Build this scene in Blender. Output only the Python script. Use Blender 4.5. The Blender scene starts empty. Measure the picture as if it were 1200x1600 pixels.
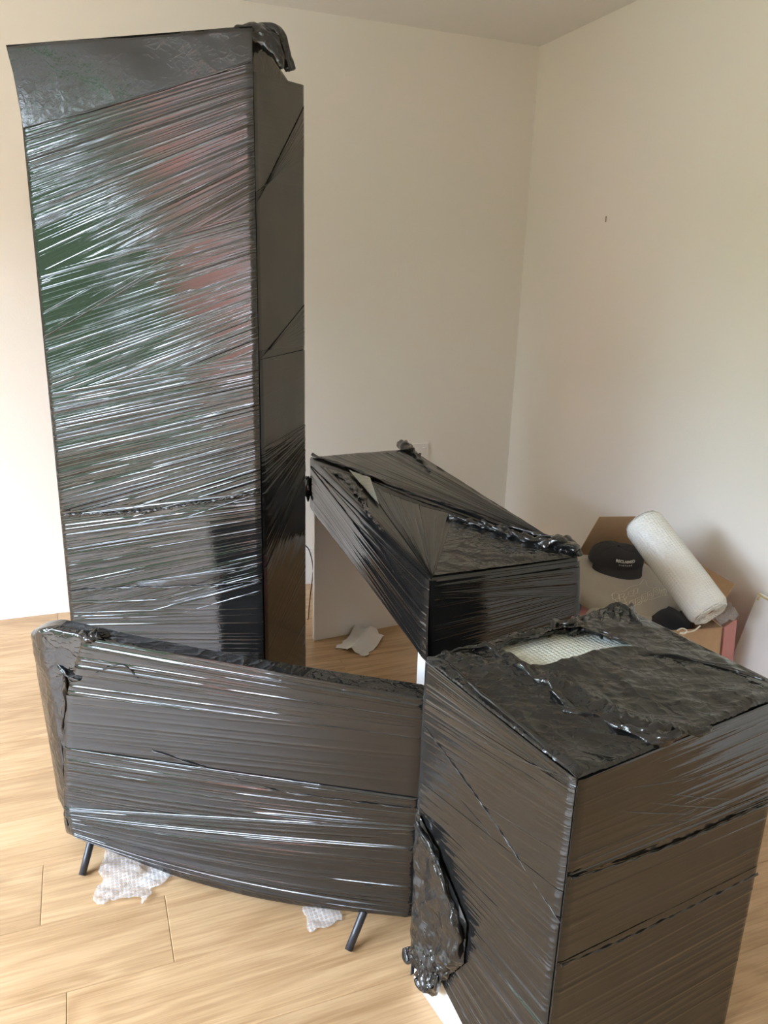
import bpy, math, random
import numpy as np
from mathutils import Matrix, Vector

# ---------------------------------------------------------------- camera
scn = bpy.context.scene
COL = scn.collection
F_PX, PITCH, ROLL, YAW, CAM_H = 1200.0, 16.89, 1.68, -21.65, 1.4


def _cam_axes():
    p, r, a = map(math.radians, (PITCH, ROLL, YAW))
    fw = np.array([0, math.cos(p), -math.sin(p)])
    up = np.array([0, math.sin(p), math.cos(p)])
    rt = np.array([1., 0, 0])
    rt2 = math.cos(r) * rt + math.sin(r) * up
    up2 = -math.sin(r) * rt + math.cos(r) * up
    X = np.array([math.cos(a), -math.sin(a), 0])
    Y = np.array([math.sin(a), math.cos(a), 0])
    M = np.array([X, Y, [0, 0, 1.]])
    return M @ rt2, M @ up2, M @ fw


RT, UP, FW = _cam_axes()
CAM = np.array([0, 0, CAM_H])
cd = bpy.data.cameras.new('camera')
cd.sensor_fit = 'VERTICAL'
cd.sensor_height = 32.0
cd.lens = F_PX * 32.0 / 1600.0
cd.clip_start = 0.02
cam = bpy.data.objects.new('camera', cd)
m = Matrix.Identity(4)
for i, v in enumerate((RT, UP, -FW)):
    for j in range(3):
        m[j][i] = v[j]
m[2][3] = CAM_H
cam.matrix_world = m
COL.objects.link(cam)
scn.camera = cam

# ---------------------------------------------------------------- world, light, exposure
scn.view_settings.view_transform = 'Standard'
scn.view_settings.look = 'None'
scn.view_settings.gamma = 1
scn.view_settings.use_curve_mapping = False
scn.view_settings.exposure = 0.05
scn.cycles.max_bounces = 12
scn.cycles.diffuse_bounces = 8
scn.cycles.glossy_bounces = 5
scn.cycles.transmission_bounces = 6
scn.cycles.transparent_max_bounces = 12
scn.cycles.caustics_reflective = False
scn.cycles.caustics_refractive = False
scn.cycles.sample_clamp_indirect = 6
scn.cycles.use_denoising = True

SKY = 42.0
w = bpy.data.worlds.new('overcast_sky')
scn.world = w
w.use_nodes = True
nt = w.node_tree
nt.nodes.clear()
o_ = nt.nodes.new('ShaderNodeOutputWorld')
bg = nt.nodes.new('ShaderNodeBackground')
rp = nt.nodes.new('ShaderNodeValToRGB')
sx = nt.nodes.new('ShaderNodeSeparateXYZ')
tc = nt.nodes.new('ShaderNodeTexCoord')
nt.links.new(tc.outputs['Generated'], sx.inputs[0])
nt.links.new(sx.outputs['Z'], rp.inputs[0])
rp.color_ramp.elements[0].position = 0.0
rp.color_ramp.elements[0].color = (.72, .80, .89, 1)
rp.color_ramp.elements[1].position = 0.9
rp.color_ramp.elements[1].color = (.80, 1.00, 1.32, 1)
nt.links.new(rp.outputs[0], bg.inputs[0])
bg.inputs[1].default_value = SKY
nt.links.new(bg.outputs[0], o_.inputs[0])

# room (metres, room axes): back wall y=YB, right wall x=XR, patio door in left wall
XL, XR, YF, YB, ZC = -2.9, 1.975, -3.2, 3.297, 2.385
WY0, WY1, WZ0, WZ1 = -0.45, 2.25, 0.30, 2.32
ld = bpy.data.lights.new('window_portal', 'AREA')
ld.shape = 'RECTANGLE'
ld.size = WZ1 - WZ0
ld.size_y = WY1 - WY0
ld.cycles.is_portal = True
lo = bpy.data.objects.new('window_portal', ld)
lo.location = (XL - 0.16, (WY0 + WY1) / 2, (WZ0 + WZ1) / 2)
lo.rotation_euler = (0, math.radians(-90), 0)
COL.objects.link(lo)


# ---------------------------------------------------------------- helpers
def ray(px, py):
    return FW + RT * (px - 600) / F_PX + UP * (800 - py) / F_PX


def onz(px, py, z):
    d = ray(px, py)
    return CAM + d * ((z - CAM_H) / d[2])


def ony(px, py, y):
    d = ray(px, py)
    return CAM + d * (y / d[1])


def onx(px, py, x):
    d = ray(px, py)
    return CAM + d * (x / d[0])


class Face:
    """a flat side: origin, unit axes a (along), b (up), normal n"""
    def __init__(s, O, a, b, n):
        s.O = np.array(O, float)
        s.a = np.array(a, float) / np.linalg.norm(a)
        s.b = np.array(b, float) / np.linalg.norm(b)
        s.n = np.array(n, float) / np.linalg.norm(n)

    def px(s, x, y):
        d = ray(x, y)
        t = ((s.O - CAM) @ s.n) / (d @ s.n)
        P = CAM + d * t - s.O
        return np.array([P @ s.a, P @ s.b])

    def pts(s, A, B, H):
        return s.O + A[..., None] * s.a + B[..., None] * s.b + H[..., None] * s.n


def wall_face(p, q, z=0.0):
    """vertical side from foot p to foot q (seen left to right), normal towards the viewer's side"""
    p = np.array([*p, z], float)
    q = np.array([*q, z], float)
    a = q - p
    n = np.array([a[1], -a[0], 0])
    return Face(p, a, (0, 0, 1), n)


def _hash(ix, iy, seed):
    h = (ix.astype(np.int64) * 374761393 + iy.astype(np.int64) * 668265263 + seed * 1274126177) & 0xffffffff
    h = ((h ^ (h >> 13)) * 1274126177) & 0xffffffff
    h = (h ^ (h >> 16)) & 0xffff
    return h / 65535.0


def vn(x, y, seed=0):
    """smooth value noise 0..1"""
    x, y = np.broadcast_arrays(np.asarray(x, float), np.asarray(y, float))
    ix, iy = np.floor(x), np.floor(y)
    fx, fy = x - ix, y - iy
    fx = fx * fx * (3 - 2 * fx)
    fy = fy * fy * (3 - 2 * fy)
    a = _hash(ix, iy, seed)
    b = _hash(ix + 1, iy, seed)
    c = _hash(ix, iy + 1, seed)
    d = _hash(ix + 1, iy + 1, seed)
    return (a * (1 - fx) + b * fx) * (1 - fy) + (c * (1 - fx) + d * fx) * fy


def crumple(x, y, seed, n=7, f0=14.0):
    """faceted creases: folded triangle waves in many directions; about -1..1"""
    rs = np.random.RandomState(seed)
    h = 0
    tot = 0
    wx = vn(x * f0 * .35, y * f0 * .35, seed) * 1.2
    wy = vn(x * f0 * .35, y * f0 * .35, seed + 9) * 1.2
    for k in range(n):
        th = rs.rand() * math.pi
        f = f0 * (1.0 + .55 * k)
        am = 1.0 / (1 + .6 * k)
        t = (x * math.cos(th) + y * math.sin(th)) * f + wx * (1 + k * .3) + wy * math.sin(th * 3) + rs.rand() * 9
        tri = np.abs((t % 2) - 1) * 2 - 1
        msk = vn(x * f * .4 + 7 * k, y * f * .4, seed + 31 + k)
        h = h + am * tri * msk
        tot += am
    return h / tot * 1.8


def stretch(U, V, Lm, seed, fine=1.0):
    """tension pleats: sharp narrow ridges that run far along the pull, 0..1. U 0..1 along, V metres across"""
    v0 = V + (vn(U * 1.4 + 3, V * 5, seed + 5) - .5) * .006
    h = 0
    for k, (wl, wd, am, fu, dens) in enumerate(((.030, .0030, 1.0, 1.6, .60), (.015, .0021, .62, 2.2, .62), (.0085, .0014, .30, 3.2, .6), (.0055, .0011, .14, 5.0, .6))):
        wl = wl / fine
        c0 = np.floor(v0 / wl)
        for dj in (-1, 0, 1):
            c = c0 + dj
            jit = _hash(c, c * 0 + 3, seed + k * 13)
            amp = _hash(c, c * 0 + 8, seed + k * 13)
            drift = (_hash(c, c * 0 + 5, seed + k) - .5) * .5 * wl * (U - .5)
            d = v0 - (c + jit) * wl - drift
            win = vn(U * fu + amp * 40, c * 1.37, seed + 21 + k)
            win = np.clip((win - (1 - dens) * .75) * 4, 0, 1)
            win = win * win * (3 - 2 * win)
            w_ = wd / fine * (.6 + .9 * jit)
            h = h + am * (.3 + .9 * amp) * win * np.exp(-np.abs(d / w_) ** 1.6)
    soft = vn(v0 / .05, U * 1.2 + 1.1, seed + 70)
    msk = .25 + 1.1 * vn(V / .11, U * 1.7 + 1.7, seed + 77)
    return h * msk + soft * .8


def make_mesh(name, verts, faces, smooth=True, uv=None):
    me = bpy.data.meshes.new(name)
    verts = np.asarray(verts, np.float32).reshape(-1, 3)
    if isinstance(faces, np.ndarray):
        nf, k = faces.shape
        me.vertices.add(len(verts))
        me.vertices.foreach_set('co', verts.ravel())
        me.loops.add(nf * k)
        me.loops.foreach_set('vertex_index', faces.astype(np.int32).ravel())
        me.polygons.add(nf)
        me.polygons.foreach_set('loop_start', np.arange(0, nf * k, k, dtype=np.int32))
        me.update(calc_edges=True)
    else:
        me.from_pydata([tuple(map(float, v)) for v in verts], [], [tuple(int(i) for i in f) for f in faces])
    if uv is not None:
        l = me.uv_layers.new(name='UVMap')
        idx = np.zeros(len(me.loops), np.int32)
        me.loops.foreach_get('vertex_index', idx)
        l.data.foreach_set('uv', np.asarray(uv, np.float32).reshape(-1, 2)[idx].ravel())
    if smooth:
        me.polygons.foreach_set('use_smooth', np.ones(len(me.polygons), bool))
    me.validate()
    return me


def obj(name, me, mat, parent=None, label=None):
    o = bpy.data.objects.new(name, me)
    COL.objects.link(o)
    if mat is not None and len(me.materials) == 0:
        me.materials.append(mat)
    if parent is not None:
        o.parent = parent
        o.matrix_parent_inverse = Matrix.Translation(parent.location).inverted()
    if label:
        o['label'] = label
    return o


def thing(name, label, cat, loc, group=None):
    o = bpy.data.objects.new(name, None)
    o.location = tuple(float(v) for v in loc)
    o.empty_display_size = .1
    COL.objects.link(o)
    tag(o, label, cat, group)
    return o


def tag(o, label, cat, group=None):
    o['label'] = label
    o['category'] = cat
    if group:
        o['group'] = group
    return o


def grid_faces(nu, nv, wrap_u=False):
    a = np.arange(nu * nv).reshape(nv, nu)
    if wrap_u:
        b = np.roll(a, -1, axis=1)
        q = np.stack([a[:-1], b[:-1], b[1:], a[1:]], -1)
    else:
        q = np.stack([a[:-1, :-1], a[:-1, 1:], a[1:, 1:], a[1:, :-1]], -1)
    return q.reshape(-1, 4)


def boxes(name, lst, mat, parent=None, bevel=0.0, label=None):
    """one mesh of axis boxes (x0,y0,z0,x1,y1,z1)"""
    V, Fc = [], []
    for (x0, y0, z0, x1, y1, z1) in lst:
        b = len(V)
        V += [(x0, y0, z0), (x1, y0, z0), (x1, y1, z0), (x0, y1, z0), (x0, y0, z1), (x1, y0, z1), (x1, y1, z1), (x0, y1, z1)]
        Fc += [tuple(b + i for i in f) for f in ((0, 3, 2, 1), (4, 5, 6, 7), (0, 1, 5, 4), (1, 2, 6, 5), (2, 3, 7, 6), (3, 0, 4, 7))]
    o = obj(name, make_mesh(name, V, Fc, smooth=False), mat, parent, label)
    if bevel:
        b = o.modifiers.new('bevel', 'BEVEL')
        b.width = bevel
        b.segments = 2
    return o


def prism(name, poly, z0, z1, mat, parent=None, bevel=0.0, label=None):
    n = len(poly)
    V = [(p[0], p[1], z0) for p in poly] + [(p[0], p[1], z1) for p in poly]
    Fc = [tuple(range(n))[::-1], tuple(range(n, 2 * n))] + [(i, (i + 1) % n, n + (i + 1) % n, n + i) for i in range(n)]
    o = obj(name, make_mesh(name, V, Fc, smooth=False), mat, parent, label)
    if bevel:
        b = o.modifiers.new('bevel', 'BEVEL')
        b.width = bevel
        b.segments = 3
    return o


def tube(name, pts, r, mat, parent=None, seg=10, twist=0, lump=0.0, label=None, sub=6, caps=True, noise=0.0, seed=1):
    """round bar along a smoothed path; lump + twist make it a twisted rope of film"""
    P = np.array(pts, float)
    if len(P) > 2 and sub > 1:
        Q = []
        n = len(P)
        for i in range(n - 1):
            p0, p1, p2, p3 = P[max(i - 1, 0)], P[i], P[i + 1], P[min(i + 2, n - 1)]
            for t in np.linspace(0, 1, sub, endpoint=False):
                Q.append(.5 * ((2 * p1) + (-p0 + p2) * t + (2 * p0 - 5 * p1 + 4 * p2 - p3) * t * t + (-p0 + 3 * p1 - 3 * p2 + p3) * t ** 3))
        Q.append(P[-1])
        P = np.array(Q)
    elif sub > 1 and len(P) == 2:
        P = P[0] + (P[1] - P[0]) * np.linspace(0, 1, sub)[:, None]
    n = len(P)
    R = np.broadcast_to(np.interp(np.linspace(0, 1, n), np.linspace(0, 1, len(np.atleast_1d(r))), np.atleast_1d(r)), (n,))
    T = np.gradient(P, axis=0)
    T /= np.linalg.norm(T, axis=1)[:, None]
    ref = np.array([0, 0, 1.]) if abs(T[0][2]) < .9 else np.array([1., 0, 0])
    A = np.cross(T, ref)
    A /= np.linalg.norm(A, axis=1)[:, None]
    B = np.cross(T, A)
    s = np.concatenate([[0], np.cumsum(np.linalg.norm(np.diff(P, axis=0), axis=1))])
    th = np.linspace(0, 2 * math.pi, seg, endpoint=False)
    TH, S = np.meshgrid(th, s)
    rr = R[:, None] * (1 + lump * np.sin(2 * TH + S * twist) + lump * .6 * np.sin(3 * TH - S * twist * .63 + 1))
    if noise:
        rr = rr * (1 + noise * (vn(S * 60, TH * 2, seed) * 2 - 1) + noise * (vn(S * 25, TH * 1.2 + 5, seed + 3) * 2 - 1))
    V = P[:, None, :] + rr[..., None] * (np.cos(TH)[..., None] * A[:, None, :] + np.sin(TH)[..., None] * B[:, None, :])
    fc = grid_faces(seg, n, True).tolist()
    V = V.reshape(-1, 3)
    uv = np.stack([S, TH * .01], -1).reshape(-1, 2)
    if caps:
        fc += [tuple(range(seg))[::-1], tuple(range((n - 1) * seg, n * seg))]
    return obj(name, make_mesh(name, V, fc, uv=uv), mat, parent, label)


def poly_at(pts, t):
    pts = np.array(pts, float)
    if len(pts) == 1:
        return np.repeat(pts, len(t), 0)
    d = np.concatenate([[0], np.cumsum(np.linalg.norm(np.diff(pts, axis=0), axis=1))])
    d /= d[-1]
    return np.stack([np.interp(t, d, pts[:, k]) for k in (0, 1)], -1)


def band(name, parent, face, Lp, Rp, mat, amp=.003, seed=1, nv=220, nu=40, off=.002, sag=0.0, fine=1.0, fade=.03, cr=0.0,
         hem=0.0, raw=False, bulge=0.0, label=None, snap=None):
    """one wrap of stretch film: straight pulls ruled from path Lp to path Rp on a side"""
    if not raw:
        Lp = [face.px(*p) for p in Lp]
        Rp = [face.px(*p) for p in Rp]
    if snap is not None:
        Lp = [(snap[0] if abs(p[0] - snap[0]) < .03 else p[0], p[1]) for p in Lp]
        Rp = [(snap[1] if abs(p[0] - snap[1]) < .03 else p[0], p[1]) for p in Rp]
    v = np.linspace(0, 1, nv)
    u = np.linspace(0, 1, nu)
    L = poly_at(Lp, v)
    R = poly_at(Rp, v)
    U, V = np.meshgrid(u, v)
    A = L[:, None, 0] * (1 - U) + R[:, None, 0] * U
    B = L[:, None, 1] * (1 - U) + R[:, None, 1] * U
    wl = np.linalg.norm(np.diff(poly_at(Lp, v), axis=0), axis=1).sum()
    wr = np.linalg.norm(np.diff(poly_at(Rp, v), axis=0), axis=1).sum()
    W = max(wl, wr)
    Vm = V * W
    ln = np.linalg.norm(L - R, axis=1).mean()
    B = B - sag * 4 * U * (1 - U) * V
    H = stretch(U, Vm, ln, seed, fine) * amp
    # pulls spread out and flatten near the hard corners
    e = np.clip(np.minimum(U, 1 - U) / (fade if fade > .04 else .006 / max(ln, .05)), 0, 1)
    e = e * e * (3 - 2 * e)
    ev = np.clip(np.minimum(V, 1 - V) / .02, 0, 1)
    H = H * e * (.25 + .75 * ev)
    em = np.clip(np.minimum(U, 1 - U) * ln / .003, 0, 1)
    off = off * (.5 + .5 * np.sqrt(em))
    if cr:
        H = H + cr * crumple(A + 3, B + 5, seed + 3) * e
    if bulge:
        H = H + bulge * np.sin(np.pi * U) * np.sin(np.pi * V)
    if hem:   # a rolled, gathered upper hem
        g = np.exp(-(V * W / .006) ** 2)
        H = H + hem * g * (.6 + .8 * vn(U * ln * 130, 0 * U, seed))
    P = face.pts(A, B, H + off)
    uv = np.stack([U * ln + seed * .37, Vm + seed * .71], -1)
    me = make_mesh(name, P.reshape(-1, 3), grid_faces(nu, nv), uv=uv.reshape(-1, 2))
    return obj(name, me, mat, parent, label)


def hem_rope(parent, face, pts, r, mat, seed, off=.004, twist=260, name='film_hem', lump=.45):
    P = [face.px(*p) for p in pts]
    P = [face.O + a * face.a + b * face.b + (off + r * .5) * face.n for a, b in P]
    if name == 'film_fold':
        P = [p - (off * .45) * face.n for p in P]
        r = [r * .15, r, r * 1.1, r * .9, r * .15]
    n = max(24, int(600 * sum(np.linalg.norm(P[i + 1] - P[i]) for i in range(len(P) - 1)) / (len(P) - 1)))
    return tube(name, P, r, mat, parent, seg=12, twist=twist, lump=lump, sub=n, noise=.25, seed=seed)


def crumple_sheet(name, parent, fn, n1, n2, mat, label=None):
    U, V = np.meshgrid(np.linspace(0, 1, n1), np.linspace(0, 1, n2))
    P = fn(U, V)
    uv = np.stack([U * .5, V * .5], -1)
    return obj(name, make_mesh(name, P.reshape(-1, 3), grid_faces(n1, n2), uv=uv.reshape(-1, 2)), mat, parent, label)


def bunch(name, parent, c, ax, mat, seed, amp=.35, f0=18., n=90, label=None, flat=0.0):
    """knotted lump of gathered film: an ellipsoid folded into creases"""
    th = np.linspace(0, 2 * math.pi, n, endpoint=False)
    ph = np.linspace(0.02, math.pi - .02, n // 2)
    TH, PH = np.meshgrid(th, ph)
    D = np.stack([np.cos(TH) * np.sin(PH), np.sin(TH) * np.sin(PH), np.cos(PH)], -1)
    ax = np.array(ax, float)
    S = np.linalg.norm(ax, axis=1)
    Q = D * S
    h = crumple(Q[..., 0] + Q[..., 2] * .7 + 2, Q[..., 1] - Q[..., 2] * .6 + 3, seed, f0=f0)
    h2 = crumple(Q[..., 2] + 4, Q[..., 0] * .8 + Q[..., 1] * .5 + 1, seed + 5, f0=f0 * 1.6)
    r = 1 + amp * h + amp * .6 * h2 + amp * .8 * (vn(TH * 0 + D[..., 0] * 2 + 5, D[..., 1] * 2 + D[..., 2] * 1.5 + 5, seed) - .5)
    P = np.array(c) + (D * r[..., None]) @ ax
    if flat:
        P[..., 2] = np.maximum(P[..., 2], flat)
    me = make_mesh(name, P.reshape(-1, 3), grid_faces(n, n // 2, True), uv=np.stack([TH * .1, PH * .1], -1).reshape(-1, 2))
    return obj(name, me, mat, parent, label)


# ---------------------------------------------------------------- materials
def new_mat(name):
    m_ = bpy.data.materials.new(name)
    m_.use_nodes = True
    n_ = m_.node_tree
    return m_, n_, n_.nodes['Principled BSDF']


def N(nt_, t, **kw):
    n_ = nt_.nodes.new(t)
    for k, v in kw.items():
        if k in n_.inputs:
            n_.inputs[k].default_value = v
        else:
            setattr(n_, k, v)
    return n_


def simple(name, col, rough=.5, bump=0.0, scale=80., var=0.0, **kw):
    m_, t, p = new_mat(name)
    p.inputs['Base Color'].default_value = (*col, 1)
    p.inputs['Roughness'].default_value = rough
    for k, v in kw.items():
        p.inputs[k.replace('_', ' ')].default_value = v
    tc = N(t, 'ShaderNodeTexCoord')
    nz = N(t, 'ShaderNodeTexNoise', Scale=scale, Detail=4.0)
    t.links.new(tc.outputs['Object'], nz.inputs['Vector'])
    if bump:
        b = N(t, 'ShaderNodeBump', Strength=1.0, Distance=bump)
        t.links.new(nz.outputs[0], b.inputs['Height'])
        t.links.new(b.outputs[0], p.inputs['Normal'])
    if var:
        mx = N(t, 'ShaderNodeMix', data_type='RGBA')
        mx.inputs[6].default_value = (*[c * (1 - var) for c in col], 1)
        mx.inputs[7].default_value = (*[min(1, c * (1 + var)) for c in col], 1)
        t.links.new(nz.outputs[0], mx.inputs[0])
        t.links.new(mx.outputs[2], p.inputs['Base Color'])
    return m_


def film_mat(name, streak=1.0, crink=1.0, ior=1.56, rough=.055, base=.013, crease=0.0):
    m_, t, p = new_mat(name)
    p.inputs['Base Color'].default_value = (base, base, base * 1.02, 1)
    p.inputs['IOR'].default_value = ior
    uv = N(t, 'ShaderNodeUVMap', uv_map='UVMap')
    tc = N(t, 'ShaderNodeTexCoord')

    def noise(src, sc, detail=2.0, r=.5, dist=0.0):
        mp = N(t, 'ShaderNodeMapping')
        mp.inputs['Scale'].default_value = sc
        t.links.new(src, mp.inputs[0])
        nz = N(t, 'ShaderNodeTexNoise', Scale=1.0, Detail=detail, Roughness=r, Distortion=dist)
        t.links.new(mp.outputs[0], nz.inputs['Vector'])
        return nz.outputs[0]
    s1 = noise(uv.outputs[0], (5, 210, 1), 3.0, .6)
    s2 = noise(uv.outputs[0], (11, 520, 1), 2.0, .6)
    cr = noise(tc.outputs['Object'], (45, 45, 45), 4.0, .6, .8)
    lo_ = noise(tc.outputs['Object'], (6, 6, 6), 2.0)
    b1 = N(t, 'ShaderNodeBump', Strength=1.0, Distance=.00028 * streak)
    t.links.new(s1, b1.inputs['Height'])
    b2 = N(t, 'ShaderNodeBump', Strength=1.0, Distance=.00008 * streak)
    t.links.new(s2, b2.inputs['Height'])
    t.links.new(b1.outputs[0], b2.inputs['Normal'])
    b3 = N(t, 'ShaderNodeBump', Strength=1.0, Distance=.00022 * crink)
    t.links.new(cr, b3.inputs['Height'])
    t.links.new(b2.outputs[0], b3.inputs['Normal'])
    last = b3
    if crease:
        for sc_, ds_ in ((9.0, .0035), (24.0, .0016), (60.0, .0006)):
            wp = N(t, 'ShaderNodeTexNoise', Scale=sc_ * .6, Detail=2.0)
            t.links.new(tc.outputs['Object'], wp.inputs['Vector'])
            vm = N(t, 'ShaderNodeVectorMath', operation='MULTIPLY_ADD')
            t.links.new(wp.outputs[1], vm.inputs[0])
            vm.inputs[1].default_value = (1.2 / sc_,) * 3
            t.links.new(tc.outputs['Object'], vm.inputs[2])
            vo = N(t, 'ShaderNodeTexVoronoi', Scale=sc_, feature='DISTANCE_TO_EDGE')
            t.links.new(vm.outputs[0], vo.inputs['Vector'])
            mm = N(t, 'ShaderNodeMapRange')
            mm.inputs[1].default_value = 0
            mm.inputs[2].default_value = .22
            mm.inputs[3].default_value = 1
            mm.inputs[4].default_value = 0
            t.links.new(vo.outputs['Distance'], mm.inputs[0])
            pw = N(t, 'ShaderNodeMath', operation='POWER')
            pw.inputs[1].default_value = 2.0
            t.links.new(mm.outputs[0], pw.inputs[0])
            bb = N(t, 'ShaderNodeBump', Strength=1.0, Distance=ds_ * crease)
            t.links.new(pw.outputs[0], bb.inputs['Height'])
            t.links.new(last.outputs[0], bb.inputs['Normal'])
            last = bb
    t.links.new(last.outputs[0], p.inputs['Normal'])
    mr = N(t, 'ShaderNodeMapRange')
    mr.inputs[1].default_value = .35
    mr.inputs[2].default_value = .65
    mr.inputs[3].default_value = rough * .7
    mr.inputs[4].default_value = rough * 1.5
    t.links.new(lo_, mr.inputs[0])
    t.links.new(mr.outputs[0], p.inputs['Roughness'])
    return m_


M_film = film_mat('black_stretch_film', streak=.45, crink=.7, rough=.04)
M_film_soft = film_mat('black_stretch_film_smooth', streak=.5, crink=.6, rough=.17)
M_film_tv = film_mat('black_film_taut_creased', streak=0.0, crink=1.5, rough=.07, crease=.45)
M_film_top = film_mat('black_film_fine_grain', streak=0.0, crink=3.2, rough=.11, crease=.10)
M_film_cr = film_mat('black_film_crumpled', streak=0.0, crink=1.6, rough=.085, crease=.40)
M_wall = simple('wall_paint_cream', (.82, .80, .758), .85, bump=.0004, scale=180)
M_ceil = simple('ceiling_paint', (.76, .755, .745), .9, bump=.0003, scale=150)
M_trim = simple('white_gloss_trim', (.82, .81, .79), .35)
M_white = simple('white_laminate', (.84, .85, .86), .35)
M_black_metal = simple('black_metal', (.02, .022, .028), .38, Metallic=.0)
M_card = simple('brown_cardboard', (.40, .25, .14), .8, bump=.0004, scale=60, var=.12)
M_pink = simple('pink_printed_card', (.50, .20, .18), .6, var=.08, scale=10)
M_sweat = simple('beige_fleece', (.40, .36, .31), .95, bump=.0012, scale=420, var=.1)
M_denim = simple('blue_denim', (.10, .15, .22), .9, bump=.0008, scale=500, var=.3)
M_navy = simple('navy_cloth', (.018, .018, .026), .9, bump=.0006, scale=400)
M_cap = simple('black_cotton_twill', (.024, .022, .025), .88, bump=.0003, scale=900)
M_letter = simple('white_embroidery', (.62, .62, .62), .7)
M_stitch = simple('cream_embroidery', (.66, .62, .54), .8)
M_paper = simple('white_paper', (.82, .81, .79), .8, bump=.002, scale=40)
M_tape = simple('clear_tape', (.80, .70, .62), .2)
M_sock = simple('socket_plastic', (.80, .79, .77), .35)
M_twine = simple('straw_tape', (.62, .50, .26), .6)
M_cable = simple('black_cable', (.02, .02, .02), .5)
M_mark = simple('scuff_mark', (.25, .22, .18), .9)
M_sub = simple('underlay', (.12, .09, .06), .9)


def bubble_mat(name, scale, alpha, col=(.86, .88, .87), trans=0.0, rough=.22):
    m_, t, p = new_mat(name)
    p.inputs['Base Color'].default_value = (*col, 1)
    p.inputs['Roughness'].default_value = rough
    uv = N(t, 'ShaderNodeUVMap', uv_map='UVMap')
    vo = N(t, 'ShaderNodeTexVoronoi', Scale=scale, Randomness=.12)
    vo.voronoi_dimensions = '2D'
    t.links.new(uv.outputs[0], vo.inputs['Vector'])
    mr = N(t, 'ShaderNodeMapRange')
    mr.interpolation_type = 'SMOOTHSTEP'
    mr.inputs[1].default_value = .25
    mr.inputs[2].default_value = .48
    mr.inputs[3].default_value = 1.0
    mr.inputs[4].default_value = 0.0
    t.links.new(vo.outputs['Distance'], mr.inputs[0])
    b = N(t, 'ShaderNodeBump', Strength=1.0, Distance=.0018)
    t.links.new(mr.outputs[0], b.inputs['Height'])
    nz = N(t, 'ShaderNodeTexNoise', Scale=40.0, Detail=3.0)
    tc = N(t, 'ShaderNodeTexCoord')
    t.links.new(tc.outputs['Object'], nz.inputs['Vector'])
    b2 = N(t, 'ShaderNodeBump', Strength=1.0, Distance=.0025)
    t.links.new(nz.outputs[0], b2.inputs['Height'])
    t.links.new(b.outputs[0], b2.inputs['Normal'])
    t.links.new(b2.outputs[0], p.inputs['Normal'])
    if alpha < 1:
        # thin clear plastic: see-through with a milky share
        tr = N(t, 'ShaderNodeBsdfTransparent')
        mx = N(t, 'ShaderNodeMixShader')
        ml = N(t, 'ShaderNodeMapRange')
        ml.inputs[1].default_value = 0
        ml.inputs[2].default_value = 1
        ml.inputs[3].default_value = alpha * 1.25
        ml.inputs[4].default_value = alpha * .7
        t.links.new(mr.outputs[0], ml.inputs[0])
        t.links.new(ml.outputs[0], mx.inputs[0])
        t.links.new(tr.outputs[0], mx.inputs[1])
        t.links.new(p.outputs[0], mx.inputs[2])
        t.links.new(mx.outputs[0], t.nodes['Material Output'].inputs['Surface'])
    return m_


M_bub = bubble_mat('bubble_wrap_dense', 105, 1.0)
M_bubpad = bubble_mat('bubble_wrap_pad', 95, 1.0, col=(.74, .80, .75))
M_bubclear = bubble_mat('bubble_wrap_clear', 105, .30, col=(.92, .92, .92), rough=.1)


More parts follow.
